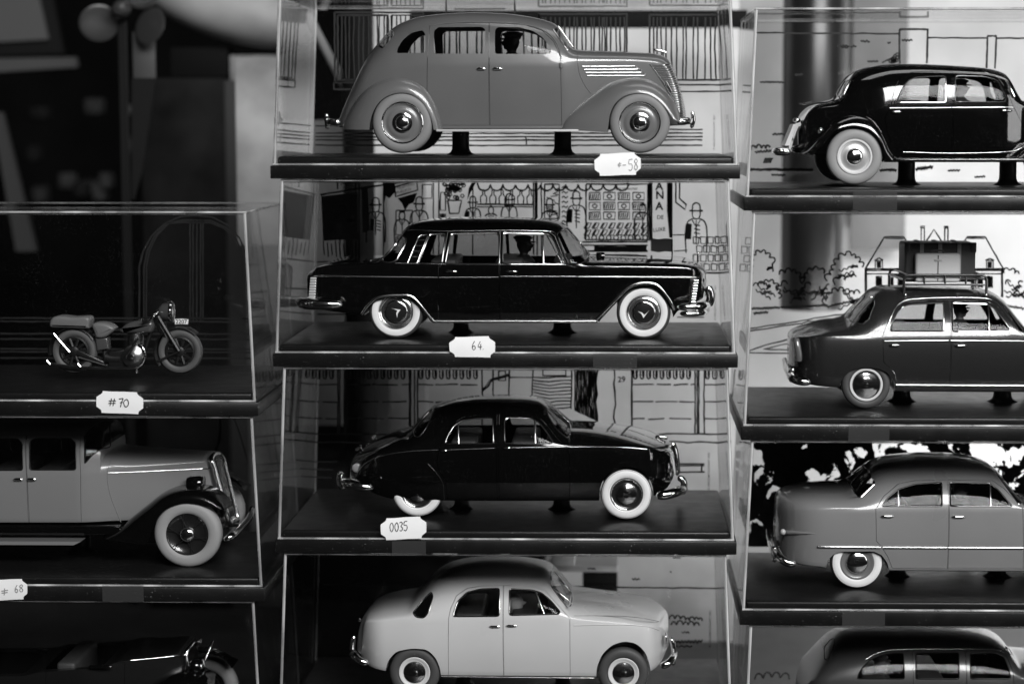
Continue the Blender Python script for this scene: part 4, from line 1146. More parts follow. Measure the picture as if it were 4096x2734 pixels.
# roof rack and luggage: things of their own
yr0, yr1 = c.yc - 150, c.yc + 170
def rp(a, b, y): return PT(Z6, a, b, y)
rk = Thing('roof_rack', 'dark tubular roof rack on top of the dark grey saloon', 'roof rack', rp(1380, 600, c.yc))
def rrail(a0, a1, bt, bb, y):
    return [rp(a0, bb, y), rp(a0, bt + 30, y), rp(a0 + 8, bt + 8, y), rp(a0 + 30, bt, y), rp((a0 + a1) / 2, bt, y), rp(a1 - 30, bt, y), rp(a1 - 8, bt + 8, y), rp(a1, bt + 30, y), rp(a1, bb, y)]
RK = mat('rack_enamel', .02, .3, coat=.6)
n_, f_ = rrail(1122, 1640, 502, 622, yr0), rrail(1030, 1560, 466, 575, yr1)
build('rail', *tube(n_, 6), RK, rk); build('rail', *tube(f_, 6), RK, rk)
build('rail', *tube([rp(1124, 560, yr0), rp(1640, 562, yr0)], 4.5), RK, rk)
for a in (1250, 1380, 1510): build('rail_post', *tube([rp(a, 505, yr0), rp(a, 560, yr0)], 4.5), RK, rk)
for i, (p, q) in enumerate(((1, 1), (7, 7), (3, 3), (5, 5))): build('cross_bar', *tube([n_[p], n_[p].lerp(f_[q], .5), f_[q]], 5), RK, rk)
for k in range(1, 6):
    y = yr0 + (yr1 - yr0) * k / 6; a_ = n_[1].lerp(f_[1], k / 6); b_ = n_[7].lerp(f_[7], k / 6)
    build('slat', *tube([a_, b_], 4), RK, rk)
for a, b in ((1130, 625), (1636, 625)): build('foot', *ellipsoid(rp(a, b, yr0 - 20), 8, 8, 7), CHROME, rk)
def suitcase(label, a0, a1, b0, b1, y0, y1, m, straps, group='suitcases on the roof rack'):
    p, q = rp(a0, b0, y0), rp(a1, b1, y0)
    t = Thing('suitcase', label, 'suitcase', ((p.x + q.x) / 2, (y0 + y1) / 2, q.z), group)
    b = build('case_body', *box(p.x, q.x, y0, y1, q.z, p.z, 12, 3), m, t)
    for s_ in straps:
        x = rp(s_, b0, y0).x
        V, F = join([box(x - 8, x + 8, y0 - 3, y0 + 2, q.z + 4, p.z - 6), box(x - 8, x + 8, y0 - 3, y1 + 3, p.z - 3, p.z + 3.5)])
        build('strap', V, F, STRAP, t, smooth=False)
    return t, p, q
t, p, q = suitcase('large dark leather suitcase strapped on the roof rack, behind the pale one', 1128, 1570, 300, 546, c.yc - 75, c.yc + 120, LEATHER, (1235, 1350, 1470))
for x in (p.x + 10, q.x - 10): build('corner_guard', *box(x - 12, x + 12, c.yc - 79, c.yc - 60, p.z - 40, p.z + 2, 4), LEATHER, t)
t, p, q = suitcase('smaller pale suitcase standing in front of the dark one on the rack', 1196, 1476, 366, 548, c.yc - 138, c.yc - 80, LEATHERP, ())
xm = (p.x + q.x) / 2
build('lid_seam', *tube([(xm, c.yc - 139, p.z - 8), (xm, c.yc - 139, q.z + 8)], 2), LEATHER, t)
for z in (p.z - 28, q.z + 22): build('clasp', *box(xm - 16, xm + 16, c.yc - 142, c.yc - 136, z - 5, z + 5, 2), STRAP, t)
build('handle', *tube(catmull([(xm - 26, c.yc - 110, p.z - 2), (xm - 20, c.yc - 110, p.z + 10), (xm + 20, c.yc - 110, p.z + 10), (xm + 26, c.yc - 110, p.z - 2)], 4), 4), LEATHER, t)

# ================================================================== R3 two-tone grey saloon
c = Car('mid-grey saloon with a darker roof, lying before the foliage print', R3,
  top=[(298, 640), (300, 520), (306, 440), (330, 402), (400, 381), (520, 369), (690, 364), (745, 352), (800, 300), (856, 250), (900, 220), (960, 198), (1080, 180), (1200, 173), (1350, 175), (1480, 190), (1570, 215), (1625, 250), (1700, 340), (1812, 474), (1950, 485), (2200, 510), (2380, 560), (2440, 640), (2450, 760)],
  belt=[(298, 660), (345, 600), (380, 568), (420, 546), (500, 526), (620, 513), (800, 508), (915, 510), (1350, 506), (1780, 506), (2000, 522), (2350, 590), (2450, 780)],
  bot=[(298, 700), (340, 790), (400, 845), (450, 858), (610, 869), (1000, 887), (1900, 893), (2450, 850)],
  wf=[(298, .9), (500, .96), (800, 1), (2000, 1), (2450, .9)],
  nexp=[(298, 2.6), (700, 2.5), (860, 2.6), (1600, 2.7), (1820, 2.6), (2450, 2.5)], tum=[(298, .05), (700, .08), (860, .2), (1600, .2), (1820, .08), (2450, .02)],
  paint=MID, low=(.95, 1.0, .98), Rr=190, Rf=160, hw=290, ep=2.5)
c.arch([(610, 1060), (614, 860), (628, 815), (662, 778), (705, 764), (900, 762), (950, 785), (985, 832), (1000, 888), (1002, 1060)], 1)
c.bodywork(windows=[([(950, 490), (985, 442), (1050, 388), (1150, 357), (1315, 344), (1318, 490)], 0), ([(1366, 490), (1365, 344), (1600, 349), (1650, 382), (1742, 486), (1736, 491)], 1)],
  doors=[[(918, 700), (955, 742), (990, 802), (1015, 866), (1349, 869), (1346, 329), (1150, 336), (1050, 356), (962, 430), (915, 507)], [(1353, 869), (1352, 329), (1620, 335), (1692, 382), (1806, 502), (1810, 869)]],
  screens=[('rear_window', [(758, 352), (805, 302), (856, 256), (906, 338), (908, 355), (820, 440), (795, 425)]), ('windscreen', [(1650, 300), (1680, 330), (1800, 472), (1780, 480)])],
  frame=SATIN, fr=2.8, handles=[(945, 1025, 550, 0), (1375, 1457, 553, 1)], handle_r=6)
c.strip('window_divider', [(1050, 390), (1052, 488)], 3, SATIN, 1, 1); c.strip('window_divider', [(1609, 352), (1611, 488)], 3, SATIN, 1, 1)
c.strip('side_moulding', [(562, 735), (760, 737), (945, 739)], 5.5, SATIN, 2, 1); c.strip('side_moulding', [(958, 739), (1346, 741)], 5.5, SATIN, 2, 1, c.doors[0]); c.strip('side_moulding', [(1356, 741), (1808, 743)], 5.5, SATIN, 2, 1, c.doors[1])
c.add('tail_spear', tube([c.side(372, 648, 2), c.side(430, 650, 3), c.side(500, 653, 1), c.side(560, 656, -2)], [10, 8, 5, 2], 8), MID); c.blob('tail_lamp', 352, 646, c.yc - 215, 18, 18, 20, LAMPG)
c.bar3('bumper', [(432, 838, -1.0), (380, 832, -1.02), (322, 790, -.9), (285, 720, -.3), (278, 700, 0), (268, 660, .6), (262, 640, .9)], 18, CHROME)
for f in (-.7, .55): c.bar3('bumper_guard', [(300, 730, f), (296, 770, f), (302, 830, f)], 12, CHROME)
c.bar3('boot_handle', [(298, 575, -.1), (320, 580, -.12), (350, 585, -.14)], 12, CHROME)
SP7 = [('whitewall', WHITEW, ww(.935, .645)), ('rim', RIMG, [(.65, .02), (.62, .035), (.57, .02), (.5, -.02), (.43, -.01)]), ('hubcap', CHROME, [(.43, .0), (.42, .03), (.36, .065), (.25, .1), (.12, .125), (.001, .13)])]
c.wheel(802, 833, 160, SP7, .92, tread=TYRED, inner=.62); c.wheel(2080, 833, 160, SP7, .92, tread=TYRED, inner=.62)
c.seats([(960, 1110), (1370, 1500)], 470, 680)
figure('bare-headed figurine in a light coat inside the two-tone grey saloon', R3, 1420, 400, 92, face=1, y=430, cap=False, skin=mat('figure_dim2', .4, .5), cloth=mat('figure_light_coat', .3, .6))

# ================================================================== R4 dark three-window saloon, cut by the frame
c = Car('dark grey rounded three-window saloon cut off by the bottom edge', R4,
  top=[(430, 1640), (450, 1560), (520, 1430), (580, 1340), (640, 1275), (720, 1238), (850, 1221), (1100, 1214), (1350, 1221), (1500, 1236), (1610, 1262), (1680, 1300), (1715, 1345), (1745, 1386), (1830, 1394), (2100, 1412), (2250, 1450), (2300, 1560), (2310, 1700)],
  belt=[(430, 1660), (480, 1600), (600, 1570), (900, 1560), (1500, 1558), (1800, 1560), (2200, 1580), (2310, 1720)],
  bot=[(430, 1800), (600, 1880), (1000, 1900), (2310, 1860)],
  wf=[(430, .8), (600, .88), (900, .95), (1600, .95), (1900, .85), (2310, .6)],
  nexp=[(430, 2.3), (700, 2.4), (1000, 2.8), (1650, 2.9), (1780, 2.6), (2310, 2.4)], tum=[(430, .05), (800, .16), (1650, .16), (1800, .05), (2310, 0)],
  paint=MIDDK, low=(.93, 1, .985), Rr=120, Rf=120)
c.bodywork(windows=[([(802, 1535), (812, 1500), (840, 1460), (885, 1418), (950, 1392), (1030, 1380), (1082, 1382), (1090, 1535)], None), ([(1158, 1536), (1158, 1378), (1418, 1376), (1420, 1536)], 0), ([(1490, 1536), (1488, 1378), (1640, 1378), (1690, 1402), (1724, 1480), (1733, 1536)], 1)],
  doors=[[(1132, 1860), (1134, 1358), (1452, 1358), (1454, 1860)], [(1458, 1860), (1457, 1358), (1650, 1360), (1710, 1400), (1748, 1500), (1760, 1860)]],
  screens=[('rear_window', [(600, 1345), (640, 1296), (664, 1290), (660, 1340), (628, 1420), (604, 1420)]), ('windscreen', [(1700, 1340), (1720, 1350), (1742, 1384), (1730, 1390)])],
  frame=TRIM, fr=2.4)
c.strip('roof_gutter', [(850, 1420), (930, 1378), (1050, 1358), (1400, 1356), (1640, 1358), (1690, 1380)], 2.4, SATIN, 0)
c.wheel(700, 1880, 150, SP1, .95, tread=TYREG); c.wheel(2060, 1880, 150, SP1, .95, tread=TYREG)
c.seats([(830, 980), (1170, 1330)], 1530, 1700)
figure('pale-capped figurine in the rear window of the rounded dark saloon', R4, 940, 1440, 96, face=1, y=430, skin=mat('figure_dim2', .4, .5), cloth=mat('figure_coat', .03, .6), hat=mat('figure_dim2', .4, .5))
figure('figurine in the front window of the rounded dark saloon', R4, 1545, 1430, 96, face=1, y=560, cap=True, skin=mat('figure_grey', .35, .5), cloth=mat('figure_coat', .03, .6), hat=mat('figure_cap', .06, .6))

# ================================================================== L2 pale limousine with black fenders
c = Car('pale grey limousine with black fenders and a tall chrome radiator', L2,
  top=[(-900, 560), (-880, 400), (-840, 200), (-780, 130), (-600, 106), (-200, 98), (200, 96), (480, 97), (560, 104), (610, 116), (624, 140), (628, 262), (700, 268), (900, 279), (1100, 290), (1164, 297), (1180, 340), (1200, 430), (1216, 520), (1225, 600)],
  belt=[(-900, 600), (-850, 450), (-700, 412), (0, 412), (445, 408), (590, 402), (900, 388), (1165, 374), (1205, 500), (1225, 610)],
  bot=[(-900, 690), (0, 690), (700, 690), (1225, 690)],
  wf=[(-900, .8), (-700, .86), (400, .86), (600, .74), (900, .56), (1165, .40), (1225, .36)],
  nexp=[(-900, 3), (500, 3.4), (600, 3.2), (680, 2.6), (1225, 2.4)], tum=[(-900, .08), (500, .1), (640, .02), (1225, 0)],
  paint=CREAM, low=(.98, 1.0, .99), Rr=100, Rf=20, hw=300)
c.bodywork(windows=[([(-130, 386), (-130, 214), (100, 212), (124, 240), (126, 386)], 0), ([(165, 384), (164, 230), (190, 212), (390, 211), (418, 232), (420, 384)], 1), ([(468, 352), (468, 205), (500, 160), (560, 122), (606, 122), (612, 258), (560, 268), (510, 302)], None)],
  doors=[[(-150, 684), (-148, 195), (146, 192), (148, 440), (158, 684)], [(164, 684), (152, 440), (150, 192), (448, 190), (446, 410), (450, 684)]],
  screens=[], frame=TRIM, fr=2.2, handles=[(76, 131, 435, 0), (150, 205, 435, 1)], handle_r=7)
c.strip('hood_moulding', [(600, 401), (750, 396), (1000, 384), (1162, 376)], 2.6, CHROME, .5, 1)
c.strip('cowl_seam', [(618, 330), (598, 380), (595, 440), (610, 520), (640, 600), (668, 672)], 2, CREAM, 0)
c.fender([(560, 760), (640, 722), (715, 658), (800, 590), (880, 530), (960, 498), (1050, 488), (1130, 497), (1195, 530), (1238, 572), (1254, 600)],
         [(800, 800), (820, 770), (835, 730), (850, 690), (880, 640), (930, 596), (1010, 570), (1080, 572), (1140, 584), (1195, 596), (1250, 604)], mat('wing_enamel', .002, .2, coat=.3, spec=.3), yin=.5, yout=1.02, crown=3.4)
c.box3('dark_well_block', 640, 1215, 560, 790, -.52, .52, 10, BLACKD)  # black block added so the wheel well looks deep in shade
V, F = box(0, 1, 0, 1, 0, 1)
p, q = PT(Z10, -900, 690, c.yc - c.hw * .9), PT(Z10, 660, 750, c.yc - c.hw * .9)
c.add('chassis_valance', box(p.x, q.x, c.yc - c.hw * .86, c.yc + c.hw * .86, q.z, p.z, 4), BLACK)
p, q = PT(Z10, -900, 772, c.yc - c.hw), PT(Z10, 412, 797, c.yc - c.hw)
c.add('running_board', prism([(p.x, q.z), (q.x, q.z), (q.x + 30, p.z), (p.x, p.z)], c.yc - c.hw * 1.04, c.yc - c.hw * .72), CREAM)
# radiator shell: chrome surround with dark core, leaning back
def radp(a, b, f): return PT(Z10, a, b, c.yc + f * c.hw)
rim_ = [radp(1185, 378, -.36), radp(1168, 330, -.34), radp(1182, 302, -.2), radp(1205, 295, 0), radp(1220, 303, .2), radp(1234, 330, .34), radp(1250, 400, .36), radp(1312, 640, .36), radp(1304, 660, .2), radp(1285, 668, 0), radp(1262, 655, -.36)]
core = [radp(a, b, f) for a, b, f in ((1190, 345, -.28), (1206, 315, 0), (1228, 345, .28), (1302, 635, .3), (1281, 655, 0), (1264, 645, -.3))]
c.add('radiator_core', (core, [[0, 1, 2, 3, 4, 5]]), RIMD)
c.add('radiator_shell', tube(catmull(rim_, 5, True), 11, 10, True), SATIN)
for k in range(1, 12):
    f = -.28 + .56 * k / 12; c.add('radiator_slat', tube([radp(1211 + 62 * f, 325, f), radp(1284 + 62 * f, 640, f)], 1.8, 5), RIMD)
c.bar3('radiator_cap', [(1202, 300, 0), (1202, 291, 0), (1202, 283, 0)], 8, CHROME)
V, F = lathe([(.1, 62), (26, 55), (32, 40), (34, 0), (30, -8), (.1, -12)], PT(Z10, 1108, 460, c.yc - 190), 28, 'x', closed=False)
V = [Vector((2 * PT(Z10, 1108, 460, c.yc - 190).x - v.x, v.y, v.z)) for v in V]
hl = c.add('headlamp', (V, flip(F)), BLACK)
lc = PT(Z10, 1117, 460, c.yc - 190)
c.add('headlamp_rim', lathe([(34, 0), (36, 6), (32, 10), (28, 8), (.1, 13)], lc, 28, 'x', closed=False), CHROME, hl)
c.bar3('bumper', [(1238, 772, -.98), (1290, 745, -.9), (1345, 690, -.1), (1385, 640, .6), (1402, 585, .98)], 15, CHROME)
c.bar3('bumper_bracket', [(1240, 700, -.3), (1280, 690, -.2), (1320, 690, 0)], 8, TRIM)
SP8 = [('whitewall', PALEW, ww(.985, .62)), ('rim', RIMD, [(.63, .0), (.58, -.06), (.3, -.12), (.15, -.06)]), ('hubcap', CHROME, [(.225, -.06), (.22, .02), (.17, .07), (.08, .1), (.001, .105)])]
t, cc, R = c.wheel(1035, 741, 186, SP8, .99, tread=PALEW, width=.42)
for k in range(12):
    a = 2 * math.pi * k / 12; b_ = a + (.35 if k % 2 else -.35)
    c.add('spoke', tube([cc + Vector((R * .2 * math.cos(a), -R * .02, R * .2 * math.sin(a))), cc + Vector((R * .6 * math.cos(b_), R * .02, R * .6 * math.sin(b_)))], 1.4, 5), mat('spoke_black', .03, .3, metal=.6), t)
c.seats([(-60, 100), (200, 340)], 380, 560)

# ================================================================== L3 dark open tourer (dim, cut by the frame)
c = Car('very dark open tourer in the lowest left case, chrome radiator and hood line', L3,
  top=[(-700, 1600), (-690, 1500), (-600, 1450), (-300, 1442), (200, 1440), (300, 1420), (480, 1408), (660, 1390), (720, 1372), (900, 1360), (1030, 1345), (1060, 1400), (1075, 1500), (1080, 1640)],
  belt=[(-700, 1620), (-600, 1490), (0, 1470), (440, 1462), (720, 1440), (1030, 1408), (1080, 1660)],
  bot=[(-700, 1780), (0, 1800), (1080, 1800)], wf=[(-700, .7), (-400, .84), (400, .84), (700, .7), (1030, .46), (1080, .4)],
  nexp=[(-700, 2.6), (600, 2.6), (1080, 2.4)], tum=[(-700, 0), (1080, 0)], paint=mat('tourer_enamel', .006, .3, coat=.7), low=(.97, 1, .99), Rr=80, Rf=30)
def cut_cockpit(a0, a1):
    p, q = PT(Z10, a0, 1400, c.yc), PT(Z10, a1, 1400, c.yc)
    z1 = p.z + 200; z0 = PT(Z10, a0, 1560, c.yc).z
    c.S = boolean(c.S, box(p.x, q.x, c.yc - 205, c.yc + 205, z0, z1, 30, 3), 'DIFFERENCE')
cut_cockpit(300, 640); cut_cockpit(-330, 210)
c.bodywork(doors=[[(250, 1760), (255, 1470), (690, 1448), (690, 1760)]], handles=[], frame=None)
c.bar3('door_handle', [(488, 1472, -.86), (540, 1472, -.87), (625, 1470, -.87)], 7, BLACK)
c.seats([(310, 420), (-300, -150)], 1450, 1640)
c.strip('hood_moulding', [(722, 1437), (880, 1422), (1028, 1406)], 3, CHROME, .5, 1)
rm = [PT(Z10, a, b, c.yc + f * c.hw) for a, b, f in ((1030, 1410, -.44), (1060, 1350, -.3), (1090, 1335, 0), (1090, 1340, .3), (1080, 1400, .44), (1085, 1560, .42), (1050, 1560, -.42))]
c.add('radiator_shell', tube(catmull(rm, 5, True), 9, 8, True), CHROME)
c.bar3('radiator_cap', [(1108, 1345, 0), (1108, 1328, 0), (1108, 1314, 0)], 8, CHROME)
for f in (-.62, .62):
    hp = PT(Z10, 1085, 1470, c.yc + f * c.hw)
    hl = c.add('headlamp', ellipsoid(hp, 30, 34, 34), BLACK); c.add('headlamp_rim', lathe([(30, 0), (35, 8), (30, 16), (.1, 22)], hp + Vector((18, 0, 0)), 28, 'x', closed=False), CHROME, hl)
c.bar3('windscreen_post', [(1085, 1525, -.6), (1130, 1440, -.4), (1180, 1322, -.2)], 6, CHROME); c.bar3('headlamp_bar', [(1180, 1375, .4), (1230, 1390, .7), (1275, 1425, .9)], 6, CHROME)
c.fender([(780, 1640), (840, 1570), (920, 1520), (1000, 1505), (1080, 1515), (1150, 1555), (1190, 1610)], [(860, 1660), (900, 1620), (950, 1590), (1010, 1580), (1070, 1588), (1120, 1605), (1180, 1625)], BLACK, yin=.4)
c.wheel(1010, 1770, 180, SP8, .97, tread=PALEW)
# ================================================================== line drawings printed on the clear backs (plain stand-in drawings)
def rect(cs, a0, b0, a1, b1, w=4, wob=1.2): cs.line([(a0, b0), (a1, b0), (a1, b1), (a0, b1)], w, wob, True)
def squig(cs, a0, b0, a1, b1, n, amp, w=3.6):
    pts = []
    for i in range(n + 1):
        t = i / n; pts.append((a0 + (a1 - a0) * t, b0 + (b1 - b0) * t + (amp if i % 2 else -amp) * random.uniform(.4, 1.1)))
    cs.curve(pts, w, .5)
def cloud(cs, pts, lobe, w=4.2, closed=False):
    """leafy outline: outward bumps along a polyline"""
    c = catmull([(a, b, 0) for a, b in pts], 8, closed); q = []
    acc = 0
    last = c[0]
    segs = [last]
    for p in c[1:]:
        acc += (p - last).length; last = p
        if acc > lobe * random.uniform(.8, 1.25): segs.append(p); acc = 0
    for i in range(len(segs) - 1):
        a, b = segs[i], segs[i + 1]; d = b - a; nn = Vector((d.y, -d.x, 0)) * .6
        q += [a, a.lerp(b, .25) + nn * .8, a.lerp(b, .55) + nn, a.lerp(b, .85) + nn * .7]
    q.append(segs[-1])
    cs.curve([(p.x, p.y) for p in q], w, .4, k=3)
NOTE = '\u00a9 HERG\u00c9/MOULINSART 20'
c = C1
rect(c, 357, 62, 795, 402, 6); rect(c, 372, 76, 622, 396, 6)
for x in (392, 410, 430, 452, 478, 500, 524, 536, 568, 578, 602, 615, 636): c.line([(x, 78), (x + random.uniform(-3, 3), 240), (x + random.uniform(-4, 4), 394)], 4.6)
rect(c, 640, 76, 785, 396, 5)
for x in (664, 684, 706, 730, 752): c.line([(x, 78), (x, 394)], 4.2)
rect(c, 352, 408, 800, 442, 6)
rect(c, 908, 20, 1248, 120, 6); c.line([(950, 58), (1200, 58)], 5); c.line([(1365, 70), (1365, 400)], 6)
rect(c, 1365, 70, 1802, 402, 6); rect(c, 1915, 74, 2262, 396, 6)
for x in (1386, 1400, 1425, 1448, 1470, 1495, 1518, 1542, 1556, 1580, 1598, 1626, 1640, 1664, 1682, 1690, 1702, 1722, 1746, 1768, 1790): c.line([(x, 86), (x + random.uniform(-4, 4), 240), (x + random.uniform(-5, 5), 394)], 5)
for x in (1934, 1952, 1970, 1996, 2022, 2046, 2080, 2096, 2132, 2152, 2190, 2216, 2240): c.line([(x, 86), (x + random.uniform(-4, 4), 240), (x + random.uniform(-5, 5), 392)], 5)
c.line([(1900, 420), (2320, 420)], 5); c.line([(1880, 455), (2320, 452)], 5)
for x in (900, 925, 960, 975, 1013, 1060, 1085): c.line([(x, 140), (x, 330)], 5.5)
rect(c, 860, 120, 1110, 340, 4)
for x in (1180, 1210, 1290, 1330, 1362, 1395): c.line([(x, 140), (x + 4, 330)], 5.5)
c.line([(262, 622), (900, 628), (1400, 636), (2176, 641)], 5)
for y in (658, 676, 692, 718): c.line([(262, y), (900, y + 2), (1600, y + 1), (2176, y)], 5)
for x in (410, 1305, 1900): c.line([(x - 8, 676), (x, 686), (x, 715)], 4)
c.text(NOTE + '21', 2238, 742, 9.5, math.pi / 2); c.print_art()

c = C2   # a plain shopping street
c.fill([(290, 130), (470, 110), (470, 340), (300, 350)]); c.fill([(490, 90), (520, 90), (530, 300), (495, 310)])
c.line([(286, 122), (470, 92), (760, 50), (900, 40)], 6); c.line([(370, 40), (372, 95)], 5); c.text('MI', 385, 78, 26); c.line([(460, 60), (760, 44)], 5)
c.fill([(600, 52), (655, 52), (655, 110), (628, 140), (610, 128), (600, 170)]); c.fill([(668, 140), (765, 112), (748, 160), (724, 170), (705, 200), (690, 165)])
c.line([(652, 84), (762, 52), (768, 98), (658, 132)], 5, 1, True); c.text('TELEFONO', 664, 98, 13, .27, .01); c.text('PUBLICO', 664, 119, 13, .27, .01)
for x in (462, 478, 598, 845, 872, 1040, 1340, 1358, 1380): c.line([(x, 50), (x, 420)], 4.5)
rect(c, 790, 72, 838, 140, 4); rect(c, 880, 110, 905, 200, 4); rect(c, 660, 200, 740, 320, 4)
pts = []
for i in range(12):                                  # awning scallops
    x = 1065 + i * 62; pts += [(x, 75), (x + 10, 94), (x + 31, 102), (x + 52, 94), (x + 62, 75)]
c.curve(pts, 5.5); c.line([(1060, 52), (1065, 75)], 5); c.line([(1800, 52), (1812, 78)], 5)
c.text('TABAC', 1235, 52, 16, 0, .02)
c.fill([(1040, 50), (1062, 50), (1030, 110), (1012, 150), (1020, 90)])
for i in range(46):                                   # leafy pot plant
    a, r = random.uniform(0, 6.28), random.uniform(5, 62); x, y = 945 + r * math.cos(a), 95 + .75 * r * math.sin(a); c.curve([(x - 8, y), (x, y - 9), (x + 9, y), (x, y + 8)], 3.6, .3, True)
c.line([(915, 150), (925, 215), (970, 215), (985, 150)], 5, 1, True)
for sx, n in ((1080, 6),):
    for i in range(n):                                # bottles on shelves
        x = sx + i * 46; c.curve([(x, 168), (x - 2, 135), (x + 8, 122), (x + 9, 100), (x + 18, 100), (x + 19, 122), (x + 28, 135), (x + 26, 168)], 3.8, .3)
c.line([(1060, 170), (1340, 170)], 5); c.line([(1060, 182), (1340, 182)], 3.5)
rect(c, 1395, 70, 1468, 240, 5); rect(c, 1600, 70, 1905, 345, 5)
c.text('FLOR DE MADRID', 1740, 98, 10, 0, .02)
for r_ in range(3):
    for i in range(4):
        x, y = 1615 + i * 72, 112 + r_ * 48
        rect(c, x, y, x + 56, y + 36, 4)
        if (i + r_) % 2: c.curve([(x + 16, y + 18), (x + 28, y + 8), (x + 40, y + 18), (x + 28, y + 28)], 4, .3, True)
        else:
            for k in range(5): c.line([(x + 8 + k * 10, y + 5), (x + 3 + k * 10, y + 31)], 3.6)
for r_ in range(2):
    for i in range(8):
        x, y = 1590 + i * 40, 262 + r_ * 34; c.line([(x, y + 26), (x + 14, y), (x + 36, y), (x + 24, y + 26)], 4.2, 1, True); c.line([(x + 8, y + 22), (x + 20, y + 3)], 4)
for i in range(9): c.curve([(1592 + i * 36, 332), (1606 + i * 36, 322), (1616 + i * 36, 336), (1602 + i * 36, 346)], 4, .3, True)
c.line([(1580, 355), (1905, 355)], 6); c.line([(1585, 372), (1905, 372)], 5); c.line([(1590, 400), (1905, 400)], 6); c.line([(1600, 418), (1860, 418)], 4); c.fill([(1640, 376), (1900, 376), (1900, 396), (1640, 396)])
c.fill([(2000, 52), (2028, 52), (2028, 335), (2012, 335), (2000, 200)]); c.line([(1924, 52), (1924, 400)], 6)
for ch, y in (('A', 98), ('N', 142), ('A', 196)): c.text(ch, 1944, y, 38, 0, .03)
c.text('DE', 1950, 242, 19, 0, .02); c.text('LUXE', 1932, 306, 18, .1, .02)
c.line([(2044, 52), (2044, 160), (2090, 195), (2096, 170), (2062, 140), (2062, 52)], 5)
def passer(a, b, s_, hat):                           # plain coat-and-hat outline
    c.curve([(a - 12 * s_, b), (a - 14 * s_, b + 14 * s_), (a - 8 * s_, b + 28 * s_), (a + 8 * s_, b + 28 * s_), (a + 14 * s_, b + 14 * s_), (a + 12 * s_, b)], 4, .3)
    if hat: c.curve([(a - 24 * s_, b + 2), (a - 14 * s_, b - 3 * s_), (a - 12 * s_, b - 20 * s_), (a, b - 27 * s_), (a + 12 * s_, b - 20 * s_), (a + 14 * s_, b - 3 * s_), (a + 24 * s_, b + 2)], 4.6, .3); c.line([(a - 24 * s_, b + 2), (a + 24 * s_, b + 2)], 5)
    else: c.fill([(a - 15 * s_, b + 4), (a - 14 * s_, b - 10 * s_), (a, b - 18 * s_), (a + 14 * s_, b - 10 * s_), (a + 15 * s_, b + 4), (a + 6 * s_, b - 4), (a - 8 * s_, b - 2)])
    c.curve([(a - 8 * s_, b + 28 * s_), (a - 30 * s_, b + 40 * s_), (a - 38 * s_, b + 80 * s_), (a - 36 * s_, b + 150 * s_)], 4.6, .5); c.curve([(a + 8 * s_, b + 28 * s_), (a + 30 * s_, b + 40 * s_), (a + 38 * s_, b + 80 * s_), (a + 36 * s_, b + 150 * s_)], 4.6, .5)
    c.line([(a, b + 34 * s_), (a, b + 120 * s_)], 4); c.line([(a - 14 * s_, b + 34 * s_), (a, b + 60 * s_), (a + 14 * s_, b + 34 * s_)], 4)
for a, b, s_, hat in ((430, 258, 1.25, False), (560, 170, 1.25, True), (775, 165, 1.2, True), (1040, 158, 1.05, True), (1220, 145, 1.05, True), (1552, 138, 1.25, True), (2145, 200, 1.4, True), (690, 215, 1.0, False), (1130, 190, .9, False), (1420, 170, 1.1, True), (1880, 180, 1.1, False)): passer(a, b, s_, hat)
for a, b, w_, h_ in ((560, 240, 26, 60), (1540, 190, 30, 70), (2130, 262, 34, 80), (1030, 200, 26, 40)):
    c.fill([(a - w_, b), (a - w_ * .2, b + 4), (a - w_ * .3, b + h_), (a - w_ * 1.1, b + h_)])
    for k in range(4): c.line([(a + 4, b + 8 + k * h_ / 4), (a + w_, b + 14 + k * h_ / 4)], 4)
for k in range(16): c.line([(1395 + random.uniform(0, 70), 90 + k * 9), (1405 + random.uniform(10, 60), 96 + k * 9)], 3.4)
for k in range(9): c.line([(300 + k * 20, 350 + (k % 3) * 6), (306 + k * 20, 420 + (k % 2) * 10)], 3.6)
for k in range(7): rect(c, 660 + k * 12, 330 - (k % 2) * 8, 668 + k * 12, 380, 3)
for k in range(10): c.curve([(1480, 90 + k * 24), (1490, 82 + k * 24), (1500, 90 + k * 24), (1510, 82 + k * 24)], 4, .4)
for k in range(6): c.line([(880 + k * 5, 215), (884 + k * 5, 330)], 3.2)
c.fill([(1345, 50), (1356, 50), (1354, 300), (1346, 300)]); c.fill([(1908, 50), (1920, 50), (1918, 350), (1910, 350)])
c.line([(270, 455), (600, 440)], 4); c.line([(250, 590), (500, 600)], 4); c.line([(270, 675), (460, 690), (700, 692)], 4); c.line([(270, 712), (470, 712)], 4); c.line([(2030, 320), (2100, 320)], 4); c.line([(2035, 400), (2100, 395)], 4)
for r_ in range(4):                                   # paving by the kerb
    for i in range(5):
        x, y = 2130 + i * 36 + (r_ % 2) * 16, 330 + r_ * 44; c.line([(x, y), (x + 28, y + 2), (x + 27, y + 34), (x + 1, y + 33)], 4.2, 1.4, True)
c.line([(2190, 508), (2270, 508)], 5); c.line([(2050, 727), (2185, 727)], 4)
c.text(NOTE + '21', 2243, 742, 9.5, math.pi / 2); c.print_art()

